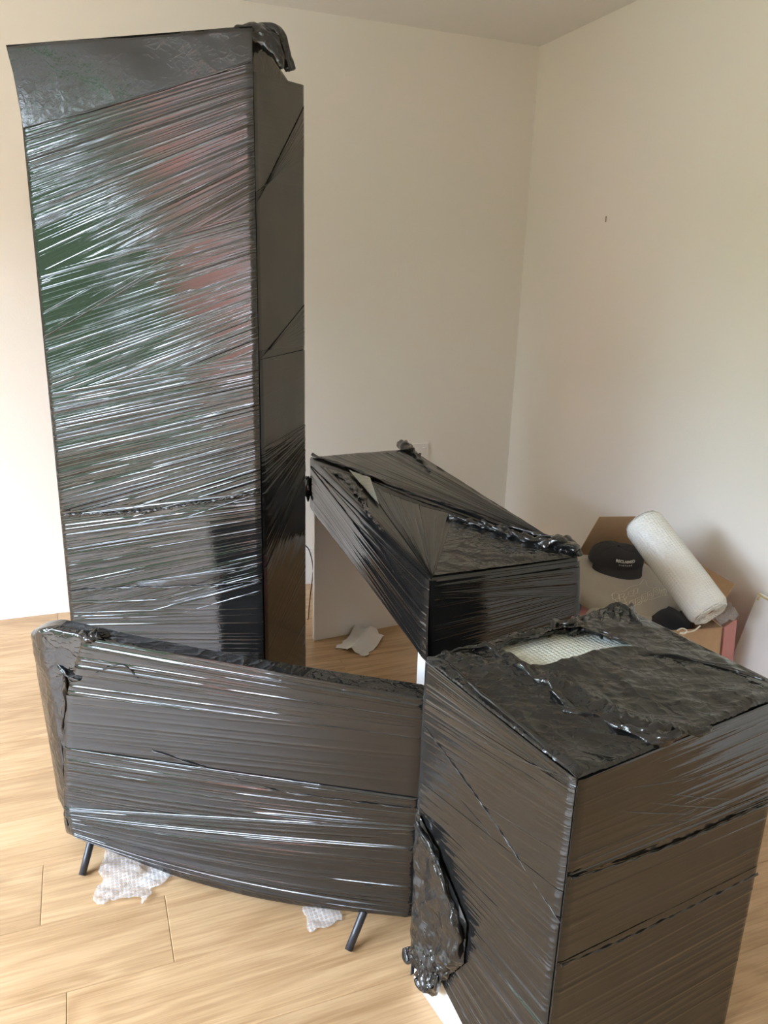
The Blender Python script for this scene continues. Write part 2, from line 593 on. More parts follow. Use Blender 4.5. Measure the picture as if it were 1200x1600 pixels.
def wood_mat():
    m_, t, p = new_mat('oak_laminate')
    tc = N(t, 'ShaderNodeTexCoord')
    oi = N(t, 'ShaderNodeObjectInfo')
    add = N(t, 'ShaderNodeVectorMath', operation='ADD')
    ml = N(t, 'ShaderNodeMath', operation='MULTIPLY')
    ml.inputs[1].default_value = 37.0
    t.links.new(oi.outputs['Random'], ml.inputs[0])
    t.links.new(tc.outputs['Object'], add.inputs[0])
    t.links.new(ml.outputs[0], add.inputs[1])

    def noise(sc, det, dist=0.0, r=.55):
        mp = N(t, 'ShaderNodeMapping')
        mp.inputs['Scale'].default_value = sc
        t.links.new(add.outputs[0], mp.inputs[0])
        nz = N(t, 'ShaderNodeTexNoise', Scale=1.0, Detail=det, Distortion=dist, Roughness=r)
        t.links.new(mp.outputs[0], nz.inputs['Vector'])
        return nz.outputs[0]
    big = noise((1.1, 6.5, 4), 2.0, .9)
    # growth-ring figure: bands of a distorted field
    sn = N(t, 'ShaderNodeMath', operation='MULTIPLY')
    sn.inputs[1].default_value = 42.0
    t.links.new(big, sn.inputs[0])
    si = N(t, 'ShaderNodeMath', operation='SINE')
    t.links.new(sn.outputs[0], si.inputs[0])
    grain = noise((3.2, 120, 20), 5.0, .5, .7)
    knot = noise((3, 8, 5), 2.0, .6)
    fineg = noise((14, 620, 60), 3.0, .2, .6)
    rp_ = N(t, 'ShaderNodeValToRGB')
    e = rp_.color_ramp.elements
    e[0].position = .28
    e[0].color = (.35, .205, .095, 1)
    e[1].position = .72
    e[1].color = (.60, .405, .225, 1)
    mixf = N(t, 'ShaderNodeMath', operation='MULTIPLY_ADD')   # grain*.6 + ring
    mixf.inputs[1].default_value = .80
    t.links.new(grain, mixf.inputs[0])
    rs_ = N(t, 'ShaderNodeMath', operation='MULTIPLY_ADD')
    rs_.inputs[1].default_value = .07
    rs_.inputs[2].default_value = .0
    t.links.new(si.outputs[0], rs_.inputs[0])
    kn = N(t, 'ShaderNodeMath', operation='MULTIPLY_ADD')
    kn.inputs[1].default_value = .42
    t.links.new(knot, kn.inputs[0])
    t.links.new(rs_.outputs[0], kn.inputs[2])
    fg = N(t, 'ShaderNodeMath', operation='MULTIPLY_ADD')
    fg.inputs[1].default_value = .30
    t.links.new(fineg, fg.inputs[0])
    t.links.new(kn.outputs[0], fg.inputs[2])
    sb = N(t, 'ShaderNodeMath', operation='SUBTRACT')
    sb.inputs[1].default_value = .22
    t.links.new(fg.outputs[0], sb.inputs[0])
    t.links.new(sb.outputs[0], mixf.inputs[2])
    t.links.new(mixf.outputs[0], rp_.inputs[0])
    hs = N(t, 'ShaderNodeHueSaturation')
    vr = N(t, 'ShaderNodeMapRange')
    vr.inputs[3].default_value = .93
    vr.inputs[4].default_value = 1.07
    t.links.new(oi.outputs['Random'], vr.inputs[0])
    t.links.new(vr.outputs[0], hs.inputs['Value'])
    t.links.new(rp_.outputs[0], hs.inputs['Color'])
    t.links.new(hs.outputs[0], p.inputs['Base Color'])
    p.inputs['Roughness'].default_value = .38
    b = N(t, 'ShaderNodeBump', Strength=1.0, Distance=.0002)
    t.links.new(grain, b.inputs['Height'])
    t.links.new(b.outputs[0], p.inputs['Normal'])
    return m_


M_wood = wood_mat()


# ---------------------------------------------------------------- room shell
def struct(o):
    o['kind'] = 'structure'
    return o


T = .12
floor = struct(boxes('floor', [(XL, YF, -.10, XR, YB, -.009)], M_sub))
struct(boxes('ceiling', [(XL - T, YF - T, ZC, XR + T, YB + T, ZC + .1)], M_ceil))
struct(boxes('wall_back', [(XL - T, YB, -.1, XR + T, YB + T, ZC)], M_wall))
struct(boxes('wall_right', [(XR, YF, -.1, XR + T, YB, ZC)], M_wall))
struct(boxes('wall_front', [(XL - T, YF - T, -.1, XR + T, YF, ZC)], M_wall))
struct(boxes('wall_left', [(XL - T, YF, -.1, XL, WY0, ZC), (XL - T, WY1, -.1, XL, YB, ZC),
                           (XL - T, WY0, WZ1, XL, WY1, ZC), (XL - T, WY0, -.1, XL, WY1, WZ0)], M_wall))
g = .0
wd = struct(boxes('window_1', [(XL - .09, WY0, WZ0, XL - .03, WY0 + .06, WZ1), (XL - .09, WY1 - .06, WZ0, XL - .03, WY1, WZ1),
                               (XL - .09, WY0 + .06, WZ1 - .06, XL - .03, WY1 - .06, WZ1), (XL - .09, WY0 + .06, WZ0, XL - .03, WY1 - .06, WZ0 + .06)], M_trim))
boxes('mullion', [(XL - .085, (WY0 + WY1) / 2 - .04, WZ0 + .06, XL - .035, (WY0 + WY1) / 2 + .04, WZ1 - .06)], M_trim, wd)
struct(boxes('baseboard_back', [(XL, YB - .014, 0, XR, YB, .165), (XL, YB - .010, .165, XR, YB, .178)], M_trim, bevel=.002))
struct(boxes('baseboard_right', [(XR - .014, YF, 0, XR, YB - .014, .165), (XR - .010, YF, .165, XR, YB - .014, .178)], M_trim, bevel=.002))
struct(boxes('baseboard_left', [(XL, WY1, 0, XL + .014, YB - .014, .178)], M_trim, bevel=.002))

# oak planks, laid parallel to the back wall
ROWS = {}
rnd = random.Random(4)
PW, PLN = .1967, 1.285
_cache = {}


def plank_mesh(L, W):
    k = (round(L, 4), round(W, 4))
    if k in _cache:
        return _cache[k]
    c, t = .0013, .009
    V = [(0, 0, -t), (L, 0, -t), (L, W, -t), (0, W, -t), (0, 0, -c), (L, 0, -c), (L, W, -c), (0, W, -c),
         (c, c, 0), (L - c, c, 0), (L - c, W - c, 0), (c, W - c, 0)]
    Fc = [(3, 2, 1, 0), (8, 9, 10, 11)] + [(i, (i + 1) % 4, 4 + (i + 1) % 4, 4 + i) for i in range(4)] + \
         [(4 + i, 4 + (i + 1) % 4, 8 + (i + 1) % 4, 8 + i) for i in range(4)]
    _cache[k] = make_mesh('plank', V, Fc, smooth=False)
    return _cache[k]


known = {0: -.127, 1: .085, 2: -.183, -1: .63, 3: .42, 4: -.31, 5: .2, 6: -.45}
r = -24
while True:
    y0 = 1.146 + r * PW
    y1 = y0 + PW
    if y0 >= YB:
        break
    if y1 > YF:
        j = known.get(r, rnd.uniform(0, PLN))
        while j > XL:
            j -= PLN
        x = j
        while x < XR:
            a, b = max(x, XL), min(x + PLN, XR)
            if b - a > .01:
                yy0, yy1 = max(y0, YF), min(y1, YB)
                if yy1 - yy0 > .005:
                    o = obj('plank', plank_mesh(b - a - .0005, yy1 - yy0 - .0005), M_wood, floor)
                    o.location = (a, yy0, 0)
            x += PLN
    r += 1

# socket plate low on the back wall, scuff on the right wall
sk = thing('wall_socket', 'white double socket plate on the back wall behind the wrapped desk', 'socket', ony(655, 708, YB))
P0 = ony(642, 693, YB)
P1 = ony(667, 724, YB)
boxes('plate', [(P0[0], YB - .009, P1[2] + .0, P1[0], YB, P0[2])], M_sock, sk, bevel=.002)
for k in (0, 1):
    cx = P0[0] + (P1[0] - P0[0]) * (.28 + .44 * k)
    cz = (P0[2] + P1[2]) / 2
    boxes('rocker', [(cx - .007, YB - .0125, cz + .012, cx + .007, YB - .009, cz + .030)], M_sock, sk)
Pm = onx(947, 342, XR)
tag(boxes('scuff_mark', [(XR - .0015, Pm[1] - .003, Pm[2] - .012, XR, Pm[1] + .003, Pm[2] + .010)], M_mark, bevel=.0005),
    'tiny dark scuff mark on the right wall', 'mark')


# ---------------------------------------------------------------- wrapped tall cabinet
def ring_body(name, parent, rings, mat, cap=True, n_side=26, rad=.003, crf=None, label=None):
    """closed lofted body from rings of 4 plan corners (x,y,z each)"""
    loops = []
    for R4 in rings:
        R4 = [np.array(p, float) for p in R4]
        pts = []
        for i in range(4):
            p, q, nx = R4[i], R4[(i + 1) % 4], R4[(i + 2) % 4]
            d = (q - p)
            L = np.linalg.norm(d)
            r_ = min(rad, L * .3)
            for t in np.linspace(r_ / L, 1 - r_ / L, n_side):
                pts.append(p + d * t)
            d2 = nx - q
            L2 = np.linalg.norm(d2)
            a = q - d / L * r_
            b = q + d2 / L2 * r_
            for t in (.25, .5, .75):
                pts.append((1 - t) ** 2 * a + 2 * t * (1 - t) * q + t * t * b)
        loops.append(pts)
    V = np.array(loops)
    nr, npt = V.shape[:2]
    if crf is not None:
        V = crf(V)
    fc = grid_faces(npt, nr, True).tolist()
    d = np.concatenate([[0], np.cumsum(np.linalg.norm(np.diff(V[0], axis=0), axis=1))])
    z = V[:, :1, 2].repeat(npt, 1)
    uv = np.stack([np.broadcast_to(d, (nr, npt)), z], -1).reshape(-1, 2)
    V = V.reshape(-1, 3)
    if cap:
        fc += [tuple(range(npt))[::-1], tuple(range((nr - 1) * npt, nr * npt))]
    return obj(name, make_mesh(name, V, fc, uv=uv), mat, parent, label)


an = math.radians(-35)
tu = np.array([math.cos(an), math.sin(an)])
tn = np.array([-tu[1], tu[0]])
TB = onz(395, 95, 1.88)[:2]


def _hit(px_, py_, v, B):
    d = ray(px_, py_)[:2]
    s_, k_ = np.linalg.solve(np.array([[-v[0], d[0]], [-v[1], d[1]]]), B)
    return s_


TW = _hit(113, 985, -tu, TB)
TD = _hit(475, 600, tn, TB)
TA = TB - tu * TW
TC = TB + tn * TD
TE = TA + tn * TD
TZ = 1.88
tower = thing('wrapped_cabinet', 'tall upright cabinet wound in black stretch film, taller than everything else in the room', 'cabinet',
              (*((TA + TC) / 2), 0))
ff = wall_face(TA, TB)
fs = wall_face(TB, TC)
pk = ff.px(9, 76)     # flared film corner, top left
pk3 = ff.O + pk[0] * ff.a + pk[1] * ff.b
rings = []
zs = [0.0, .25, .5, .75, 1.0, 1.25, 1.5, 1.66, 1.70, 1.74, 1.78, 1.82, 1.85, 1.875, 1.888, 1.894]
for z in zs:
    f = max(0, (z - 1.70) / .19)
    f = f ** 2.2
    A = np.array([*TA, z]) + (pk3 - np.array([*TA, TZ])) * np.array([1, 1, 0]) * min(f, 1.02)
    if z > 1.7:
        A[2] += (pk3[2] - 1.888) * f
    tz = lambda e: e * f
    ins = .0 if z < 1.89 else .006
    rings.append([A, (*(TB), z + tz(.055)), (*TC, z - tz(.035)), (*TE, z + tz(.0))])


def tower_cr(V):
    Z = V[..., 2]
    k = np.clip((Z - 1.66) / .12, 0, 1)
    c = crumple(V[..., 0] + V[..., 1] * .3 + 2, Z + 1, 5, f0=9) * .005 * k
    n = np.array([-.57, -.82, 0])
    V = V + c[..., None] * n
    return V


ring_body('film_wrap', tower, rings, M_film_top, n_side=60, crf=tower_cr)
# domed, gathered film closing the top
topc = rings[-1]


def top_cap(U, V):
    a, b, c, e = [np.array(p) for p in topc]
    P = (a * ((1 - U) * (1 - V))[..., None] + b * (U * (1 - V))[..., None] + c * (U * V)[..., None] + e * ((1 - U) * V)[..., None])
    edge = np.clip(np.minimum(np.minimum(U, 1 - U), np.minimum(V, 1 - V)) / .15, 0, 1)
    P[..., 2] += edge * (.004 + .012 * U + .010 * crumple(P[..., 0], P[..., 1], 8, f0=10))
    return P


crumple_sheet('film_top', tower, top_cap, 120, 70, M_film_cr)
# bunched film ridge lying on the top's front right corner
b0 = TB + tn * .05 - tu * .02
for c_px, zc, ax_, sd in ():
    pass
tcx = lambda x, y, dep: TB + tn * dep
u3 = np.array([*tu, 0])
n3 = np.array([*tn, 0])
z3 = np.array([0, 0, 1.])
Bt = np.array([*TB, TZ])
ftk = wall_face(TA + tn * .035, TB + tn * .035)


def tow(x, y, d=0.0):
    a, b = ftk.px(x, y)
    return ftk.O + a * ftk.a + b * ftk.b - ftk.n * d


tube('film_bunch', [tow(x, y) for x, y in ((225, 66), (300, 64), (360, 60), (398, 56), (418, 62), (432, 82), (440, 106))], [.004, .010, .019, .030, .024, .016, .008],
     M_film_cr, tower, seg=56, twist=22, lump=.16, noise=.22, sub=30, seed=5)
tube('film_bunch', [tow(x, y, .03) for x, y in ((330, 62), (372, 54), (408, 46), (424, 58), (436, 78), (446, 104))], [.006, .014, .020, .018, .014, .010],
     M_film_cr, tower, seg=48, twist=30, lump=.22, noise=.3, sub=26, seed=8)

# front wraps, each laid over the one above
TBANDS = [
    ([(38, 200), (70, 540)], [(393, 97), (399, 345)], 11, .0050),
    ([(60, 425), (90, 705)], [(398, 330), (404, 570)], 12, .0052),
    ([(83, 614), (106, 880)], [(403, 552), (409, 780)], 13, .0048),
    ([(101, 800), (118, 1010)], [(408, 765), (411, 925)], 14, .0048),
    ([(109, 922), (125, 1135)], [(410, 905), (414, 1165)], 15, .0036),
]
for i, (L, R, sd, am) in enumerate(TBANDS):
    band('film_band', tower, ff, L, R, M_film, amp=am * (.34 if i < 2 else .5), seed=sd, nv=560, nu=70, off=.0025 + .0010 * i, hem=.0004, snap=(0, TW))
# corner of film hanging loose over the lowest wrap
band('film_band', tower, ff, [(205, 909), (215, 912)], [(405, 880), (285, 920)], M_film, amp=.001, seed=29, nv=110, nu=30, off=.0085)
hem_rope(tower, ff, [(104, 803), (240, 796), (408, 767)], .0028, M_film, 3, off=.011, twist=330)
hem_rope(tower, ff, [(38, 200), (200, 158), (392, 97)], .0016, M_film, 4, off=.004, twist=30)
hem_rope(tower, ff, [(110, 922), (200, 916), (300, 914), (409, 905)], .0016, M_film, 5, off=.011, twist=60)
# side wraps
SB = [
    ([(396, 112), (400, 318)], [(475, 134), (475, 330)], 21, .0026, M_film_soft),
    ([(399, 316), (404, 562)], [(475, 318), (475, 545)], 22, .0004, M_film_soft),
    ([(400, 318), (399, 300)], [(475, 165), (475, 245)], 26, .0040, M_film_soft),
    ([(404, 562), (404, 548)], [(475, 475), (475, 540)], 27, .0050, M_film),
    ([(404, 562), (410, 780)], [(475, 546), (475, 700)], 25, .0010, M_film_soft),
    ([(408, 700), (411, 905)], [(475, 662), (475, 745)], 23, .0060, M_film),
    ([(410, 905), (414, 1165)], [(475, 745), (476, 1060)], 24, .0022, M_film),
]
for i, (L, R, sd, am, mt) in enumerate(SB):
    band('film_band', tower, fs, L, R, mt, amp=am * .28, seed=sd, nv=260, nu=36, off=.0025 + .0008 * i, snap=(0, TD))
# plain wraps on the two hidden sides
for P_, Q_, sd in ((TC, TE, 31), (TE, TA, 32)):
    fh = wall_face(P_, Q_)
    W_ = float(np.linalg.norm(Q_ - P_))
    for k in range(4):
        band('film_band', tower, fh, [(0, .44 * k), (0, .44 * k + .40)], [(W_, .44 * k + .12), (W_, .44 * k + .5)], M_film, amp=.0008,
             seed=sd * 3 + k, nv=120, nu=20, off=.001 + .0004 * k, raw=True)

# ---------------------------------------------------------------- wrapped television on splayed legs
a_ = onz(130, 1370, 0)[:2]
b_ = onz(545, 1487, 0)[:2]
vu = (b_ - a_) / np.linalg.norm(b_ - a_)
vn2 = np.array([-vu[1], vu[0]])
V0 = a_ + vn2 * .05
tv = thing('wrapped_television', 'wide flat television wound in black stretch film standing on two splayed black legs', 'television', (*(a_ + vu * .35), 0))
ft = wall_face(V0, V0 + vu)
tl, tr = ft.px(96, 1090)[0], ft.px(664, 1090)[0]
u3 = np.array([*vu, 0])
n3 = np.array([*vn2, 0])


def tvp(s, z, d):
    return np.array([*V0, 0]) + u3 * s + n3 * d + z3 * z


PT = lambda x, y: ft.px(x, y)
# outline of the wrapped front, bottom bows down a little
zt0, zt1 = PT(130, 996)[1], PT(664, 1092)[1]
zb0, zbm, zb1 = PT(112, 1303)[1], PT(370, 1402)[1], PT(642, 1437)[1]


def tv_body():
    n1, n2 = 190, 120
    S = np.linspace(0, 1, n1)
    ph = np.linspace(0, 2 * math.pi, n2, endpoint=False)
    fb = wall_face(V0 + vn2 * .060, V0 + vn2 * .060 + vu)
    lt, lb = fb.px(56, 985), fb.px(108, 1296)
    V = []
    for s in S:
        bow = math.sin(math.pi * s)
        w0 = max(0, 1 - s / .10) ** 1.5
        zt = (zt0 + .010) * (1 - s) + zt1 * s - .012 * bow
        zt = zt * (1 - w0) + (lt[1] + .004) * w0
        zb = zb0 + (zb1 - zb0) * s + (zbm - (zb0 + zb1) / 2) * bow
        zb = zb * (1 - w0) + (lb[1]) * w0
        e = 1 - s
        k = math.sqrt(max(0.02, 1 - (1 - min(1, e / .022)) ** 2))
        kl = math.sqrt(max(0.0, 1 - (1 - min(1, s / .035)) ** 2))
        zc, hz = (zt + zb) / 2, (zt - zb) / 2 * (.90 + .10 * k) * (.93 + .07 * kl)
        dd = .030 * k * (.30 + .70 * kl)
        back = .030 * (1 - min(1, s / .075)) ** 1.3
        for p in ph:
            c, q = math.cos(p), math.sin(p)
            ex = .16
            X = math.copysign(abs(c) ** ex, c) * dd
            Z = math.copysign(abs(q) ** ex, q) * hz
            z = zc + Z
            sl = lb[0] + (lt[0] - lb[0]) * (z - lb[1]) / (lt[1] - lb[1])
            sr = sl + (tr - sl) * s
            V.append(tvp(sr, z, .032 - X + back))
    V = np.array(V).reshape(n1, n2, 3)
    cc = crumple(V[..., 0] * 1.6 + V[..., 1] + 3, V[..., 2] * .8 + 2, 17, f0=14)
    c2 = crumple(V[..., 0] * 2.2 + V[..., 1] + 3, V[..., 2] * .6 + 2, 19, f0=34)
    lf = np.clip(1 - (np.arange(n1) / n1) / .12, 0, 1)[:, None]
    V = V + (cc * (.0012 + .010 * lf) + c2 * .005 * lf)[..., None] * (-n3)
    fc = grid_faces(n2, n1, True).tolist() + [tuple(range(n2))[::-1], tuple(range((n1 - 1) * n2, n1 * n2))]
    uv = np.stack(np.meshgrid(np.linspace(0, .2, n2), S * .8), -1)[..., ::-1].reshape(-1, 2)
    return make_mesh('film_wrap', V.reshape(-1, 3), fc, uv=uv)


obj('film_wrap', tv_body(), M_film_tv, tv)
VB = [
    ([(130, 994), (103, 1092)], [(664, 1090), (661, 1160)], 41, .0060, .0),
    ([(104, 1085), (101, 1200)], [(661, 1135), (658, 1258)], 42, .0016, .0),
    ([(101, 1165), (102, 1275)], [(658, 1245), (655, 1330)], 43, .0065, .026),
    ([(100, 1258), (114, 1303)], [(656, 1290), (644, 1430)], 44, .0075, .036),
]
for i, (L, R, sd, am, sg) in enumerate(VB):
    band('film_band', tv, ft, L, R, M_film if i != 1 else M_film_soft, amp=am * .55, seed=sd, nv=420, nu=70, off=.0035 + .0012 * i, sag=sg, fine=.8,
         hem=.0008 if i in (2,) else 0)
hem_rope(tv, ft, [(240, 1170), (400, 1222), (470, 1238), (655, 1262)], .0016, M_film, 6, off=.006, twist=90)
for p in ([(112, 1282), (330, 1330), (480, 1328), (560, 1312)], [(330, 1305), (450, 1305), (655, 1268)]):
    hem_rope(tv, ft, p, .0016, M_film, 7, off=.008, twist=20, name='film_fold', lump=.2)
# gathered, knotted film at the top left corner and down the left edge
bunch('film_bunch', tv, tvp(*PT(140, 996), .012), [u3 * .035, n3 * .022, z3 * .012], M_film_cr, 23, amp=.5, f0=30, n=110)
tube('film_fold', [tvp(*PT(x, y), d) for x, y, d in ((72, 1012, .030), (88, 1038, .008), (108, 1054, -.006), (128, 1060, -.006))], [.004, .007, .005], M_film_cr, tv,
     seg=16, twist=160, lump=.4, noise=.4, sub=26, seed=9)
tube('film_fold', [tvp(*PT(x, y), d) for x, y, d in ((100, 1050, .004), (102, 1090, .0), (96, 1150, .004), (98, 1190, .003), (101, 1250, .002), (106, 1290, .0))],
     [.006, .005, .0035, .003, .003, .002], M_film_cr, tv, seg=12, twist=90, lump=.3, noise=.5, sub=24, seed=12)
tube('film_fold', [tvp(*PT(x, y), -.006) for x, y in ((152, 1050), (178, 1040), (200, 1040), (218, 1058))], [.001, .004, .001], M_film, tv, seg=12, sub=14,
     noise=.2, seed=3)
# crinkled loose film along the right half of the top edge
bunch('film_bunch', tv, tvp(*PT(590, 1086), .016), [u3 * .10, n3 * .02, z3 * .006], M_film_cr, 27, amp=.4, f0=34, n=110)
# legs: two splayed pairs
for (tx, ty), (fx, fy) in (((141, 1322), (130, 1368)), ((574, 1441), (545, 1485))):
    p = a_ + vu * ((onz(fx, fy, 0)[:2] - a_) @ vu)
    foot = np.array([*p, 0.0]) + z3 * .004
    s_top = PT(tx, ty)[0]
    top = tvp(s_top, max(zb0, zb1) + .02, .032)
    top = foot + (top - foot) * .97
    tube('leg', [foot, top], [.0085, .0095], M_black_metal, tv, seg=16, sub=4)
    back = np.array([foot[0], foot[1], 0.004]) + n3 * .20
    tube('leg', [back, top], [.0085, .0095], M_black_metal, tv, seg=16, sub=4)

# ---------------------------------------------------------------- wrapped chest, front right
BL = np.array([.540, 1.133])
BF = np.array([.597, .747])
BR = np.array([1.092, .833])
BB = BL + BR - BF
BZ = .742
chest = thing('wrapped_chest', 'white waist-high chest wound in black film with a torn hole in its top', 'cabinet', (*((BL + BR) / 2), 0))
fl = wall_face(BL, BF)
fr = wall_face(BF, BR)
cc_ = (BL + BR) / 2
inn = lambda p, k=.006: p + (cc_ - p) / np.linalg.norm(cc_ - p) * k
prism('carcass', [inn(p) for p in (BL, BF, BR, BB)], 0.0, BZ - .012, M_white, chest, bevel=.003, label='white laminate carcass showing at the foot')
ft_ = Face((*BL, BZ), (*(BF - BL), 0), (*(BB - BL), 0), (0, 0, 1))


def px_on(z):
    return lambda x, y: onz(x, y, z)


# left side: one under sheet whose hem climbs to the left, then wraps
band('film_sheet', chest, fl, [(666, 1032), (654, 1425), (688, 1525), (775, 1700)], [(903, 1217), (838, 1790)], M_film_soft, amp=.001, seed=51, nv=200, nu=40, off=.001)
LB = [
    ([(666, 1031), (660, 1120)], [(903, 1216), (900, 1252)], 52, .0060),
    ([(662, 1085), (654, 1300)], [(901, 1235), (879, 1450)], 53, .0034),
    ([(655, 1215), (654, 1330), (692, 1530)], [(884, 1395), (860, 1610), (790, 1725)], 54, .0034),
]
for i, (L, R, sd, am) in enumerate(LB):
    band('film_band', chest, fl, L, R, M_film, amp=am * .55, seed=sd, nv=460, nu=60, off=.003 + .0012 * i, fine=.85, snap=(0, np.linalg.norm(BF - BL)))
hem_rope(chest, fl, [(664, 1130), (760, 1260), (880, 1440)], .0010, M_film, 14, off=.005, twist=260)
hem_rope(chest, fl, [(700, 1220), (790, 1330), (876, 1447)], .0012, M_film, 15, off=.007, twist=40, name='film_fold')
hem_rope(chest, fl, [(690, 1120), (800, 1180), (903, 1218)], .0018, M_film, 16, off=.006, twist=20, name='film_fold', lump=.2)
for k, (x, y) in enumerate(((700, 1537), (712, 1530), (722, 1545), (735, 1565))):
    hem_rope(chest, fl, [(x, y), (x + 60, y + 95)], .0013, M_film, 17 + k, off=.008, twist=20, name='film_fold', lump=.2)
# front side
RB = [
    ([(903, 1218), (885, 1378)], [(1238, 1081), (1207, 1246)], 61, .0038),
    ([(886, 1366), (872, 1512)], [(1208, 1238), (1184, 1356)], 62, .0032),
    ([(872, 1500), (838, 1790)], [(1186, 1346), (1133, 1603)], 63, .0036),
]
for i, (L, R, sd, am) in enumerate(RB):
    band('film_band', chest, fr, L, R, M_film, amp=am * .42, seed=sd, nv=460, nu=60, off=.003 + .0012 * i, fine=.6, hem=.0006, snap=(0, np.linalg.norm(BR - BF)))
hem_rope(chest, fr, [(886, 1368), (1040, 1318), (1206, 1246)], .0014, M_film, 24, off=.007, twist=140)
hem_rope(chest, fr, [(872, 1504), (990, 1455), (1180, 1362)], .0015, M_film, 25, off=.005, twist=150, lump=.6)
for k, (x, y, x2, y2) in enumerate(((965, 1265, 1110, 1270), (1000, 1290, 1130, 1266), (1010, 1252, 1165, 1262), (1030, 1238, 1190, 1250), (960, 1232, 1150, 1200))):
    hem_rope(chest, fr, [(x, y), ((x + x2) / 2, (y + y2) / 2 + 2), (x2, y2)], .0012, M_film, 44 + k, off=.005, twist=20, name='film_fold', lump=.2)
for P_, Q_, sd in ((BR, BB, 71), (BB, BL, 72)):
    fh = wall_face(P_, Q_)
    W_ = float(np.linalg.norm(Q_ - P_))
    for k in range(2):
        band('film_band', chest, fh, [(0, .34 * k + .01), (0, .34 * k + .37)], [(W_, .34 * k + .01), (W_, .34 * k + .40)], M_film, amp=.001,
             seed=sd * 3 + k, nv=120, nu=20, off=.002 + .001 * k, raw=True)
# top: crumpled film pulled in from the four edges to the lip of a torn hole
hole_px = [(772, 1012), (790, 1030), (828, 1047), (868, 1044), (910, 1033), (945, 1022), (988, 1017), (965, 1008), (938, 1000), (905, 990), (868, 993), (840, 1008), (800, 1009)]
hole = np.array([onz(x, y, BZ + .006)[:2] for x, y in hole_px])
hc = hole.mean(0)
outer = [BL, BF, BR, BB]


def top_film():
    n1, n2 = 420, 110
    dense = []
    for i in range(4):
        p, q = outer[i], outer[(i + 1) % 4]
        for t in np.linspace(0, 1, 60, endpoint=False):
            dense.append(p + (q - p) * t)
    dense = np.array(dense)
    ang = np.unwrap(np.arctan2(dense[:, 1] - hc[1], dense[:, 0] - hc[0]))
    if ang[-1] < ang[0]:
        dense = dense[::-1]
        ang = ang[::-1]
    th = np.linspace(ang[0], ang[0] + 2 * math.pi, n1, endpoint=False)
    ax_ = np.concatenate([ang, ang[:1] + 2 * math.pi])
    dd = np.concatenate([dense, dense[:1]])
    O = np.stack([np.interp(th, ax_, dd[:, k]) for k in (0, 1)], -1)
    hp = np.concatenate([hole, hole[:1]])
    hd = []
    for i in range(len(hole)):
        for t in np.linspace(0, 1, 12, endpoint=False):
            hd.append(hp[i] * (1 - t) + hp[i + 1] * t)
    hd = np.array(hd)
    ah = np.arctan2(hd[:, 1] - hc[1], hd[:, 0] - hc[0])
    rh = np.linalg.norm(hd - hc, axis=1)
    o = np.argsort(ah)
    ah, rh = ah[o], rh[o]
    tw = (th + math.pi) % (2 * math.pi) - math.pi
    R = np.interp(tw, ah, rh, period=2 * math.pi)
    I = hc + R[:, None] * np.stack([np.cos(th), np.sin(th)], -1)
    t = np.linspace(0, 1, n2)
    U, T_ = np.meshgrid(np.arange(n1), t)
    P = I[None] * (1 - T_[..., None]) + O[None] * T_[..., None]
    x, y = P[..., 0], P[..., 1]
    edge = np.clip((1 - T_) / .06, 0, 1)
    dist = np.linalg.norm(P - I[None], axis=-1)
    c1 = crumple(x + 1, y + 2, 91, f0=9)
    c2 = crumple(x + 4, y + 1, 92, f0=38)
    rad = vn(U * .10, T_ * 2.0, 5) * .5 + vn(U * .23, T_ * 2.0, 6) * .4
    rad = rad * 0.5 + .5 * np.roll(rad, 3, axis=1)
    lip = np.exp(-(dist / .022) ** 2)
    c3 = crumple(x + 6, y + 3, 93, f0=70)
    soft = vn(x * 13, y * 13, 94) + .5 * vn(x * 27 + 2, y * 27, 95)
    z = BZ + .004 + edge * (.0050 * c1 + .0020 * c2 + .007 * (soft - .6) + .003 * (rad - .4)) + lip * (.004 + .003 * vn(U * .12, T_ * 3, 8)) + .010 * edge * (1 - T_)
    # gathered ridge across the near half
    for (p, q, hh, ww) in (((868, 1070), (960, 1128), .012, .02), ((960, 1128), (1060, 1150), .014, .018), ((1060, 1150), (1210, 1095), .008, .016),
                           ((700, 1030), (868, 1075), .010, .02), ((900, 955), (990, 950), .020, .04)):
        a = onz(*p, BZ)[:2]
        b = onz(*q, BZ)[:2]
        d = b - a
        s = np.clip(((P - a) @ d) / (d @ d), 0, 1)
        r_ = np.linalg.norm(P - a - s[..., None] * d, axis=-1)
        z = z + edge * hh * np.exp(-(r_ / ww) ** 2) * (.5 + .9 * np.abs(c2) + .4 * c1)
    z = np.maximum(z, BZ + .001)
    V = np.concatenate([P, z[..., None]], -1)
    V[-1, :, 2] = BZ - .012
    uv = np.stack([x, y], -1)
    return make_mesh('film_top', V.reshape(-1, 3), grid_faces(n1, n2, True), uv=uv.reshape(-1, 2))


obj('film_top', top_film(), M_film_cr, chest)
u3 = np.array([*(BF - BL), 0]) / np.linalg.norm(BF - BL)
n3 = np.array([*(BB - BL), 0]) / np.linalg.norm(BB - BL)


def pad(U, V):
    P = np.array([*BL, 0]) + u3 * (.02 + U * .345)[..., None] + n3 * (.02 + V * .45)[..., None]
    P[..., 2] = BZ - .006 + .006 * vn(P[..., 0] * 18, P[..., 1] * 18, 3)
    return P


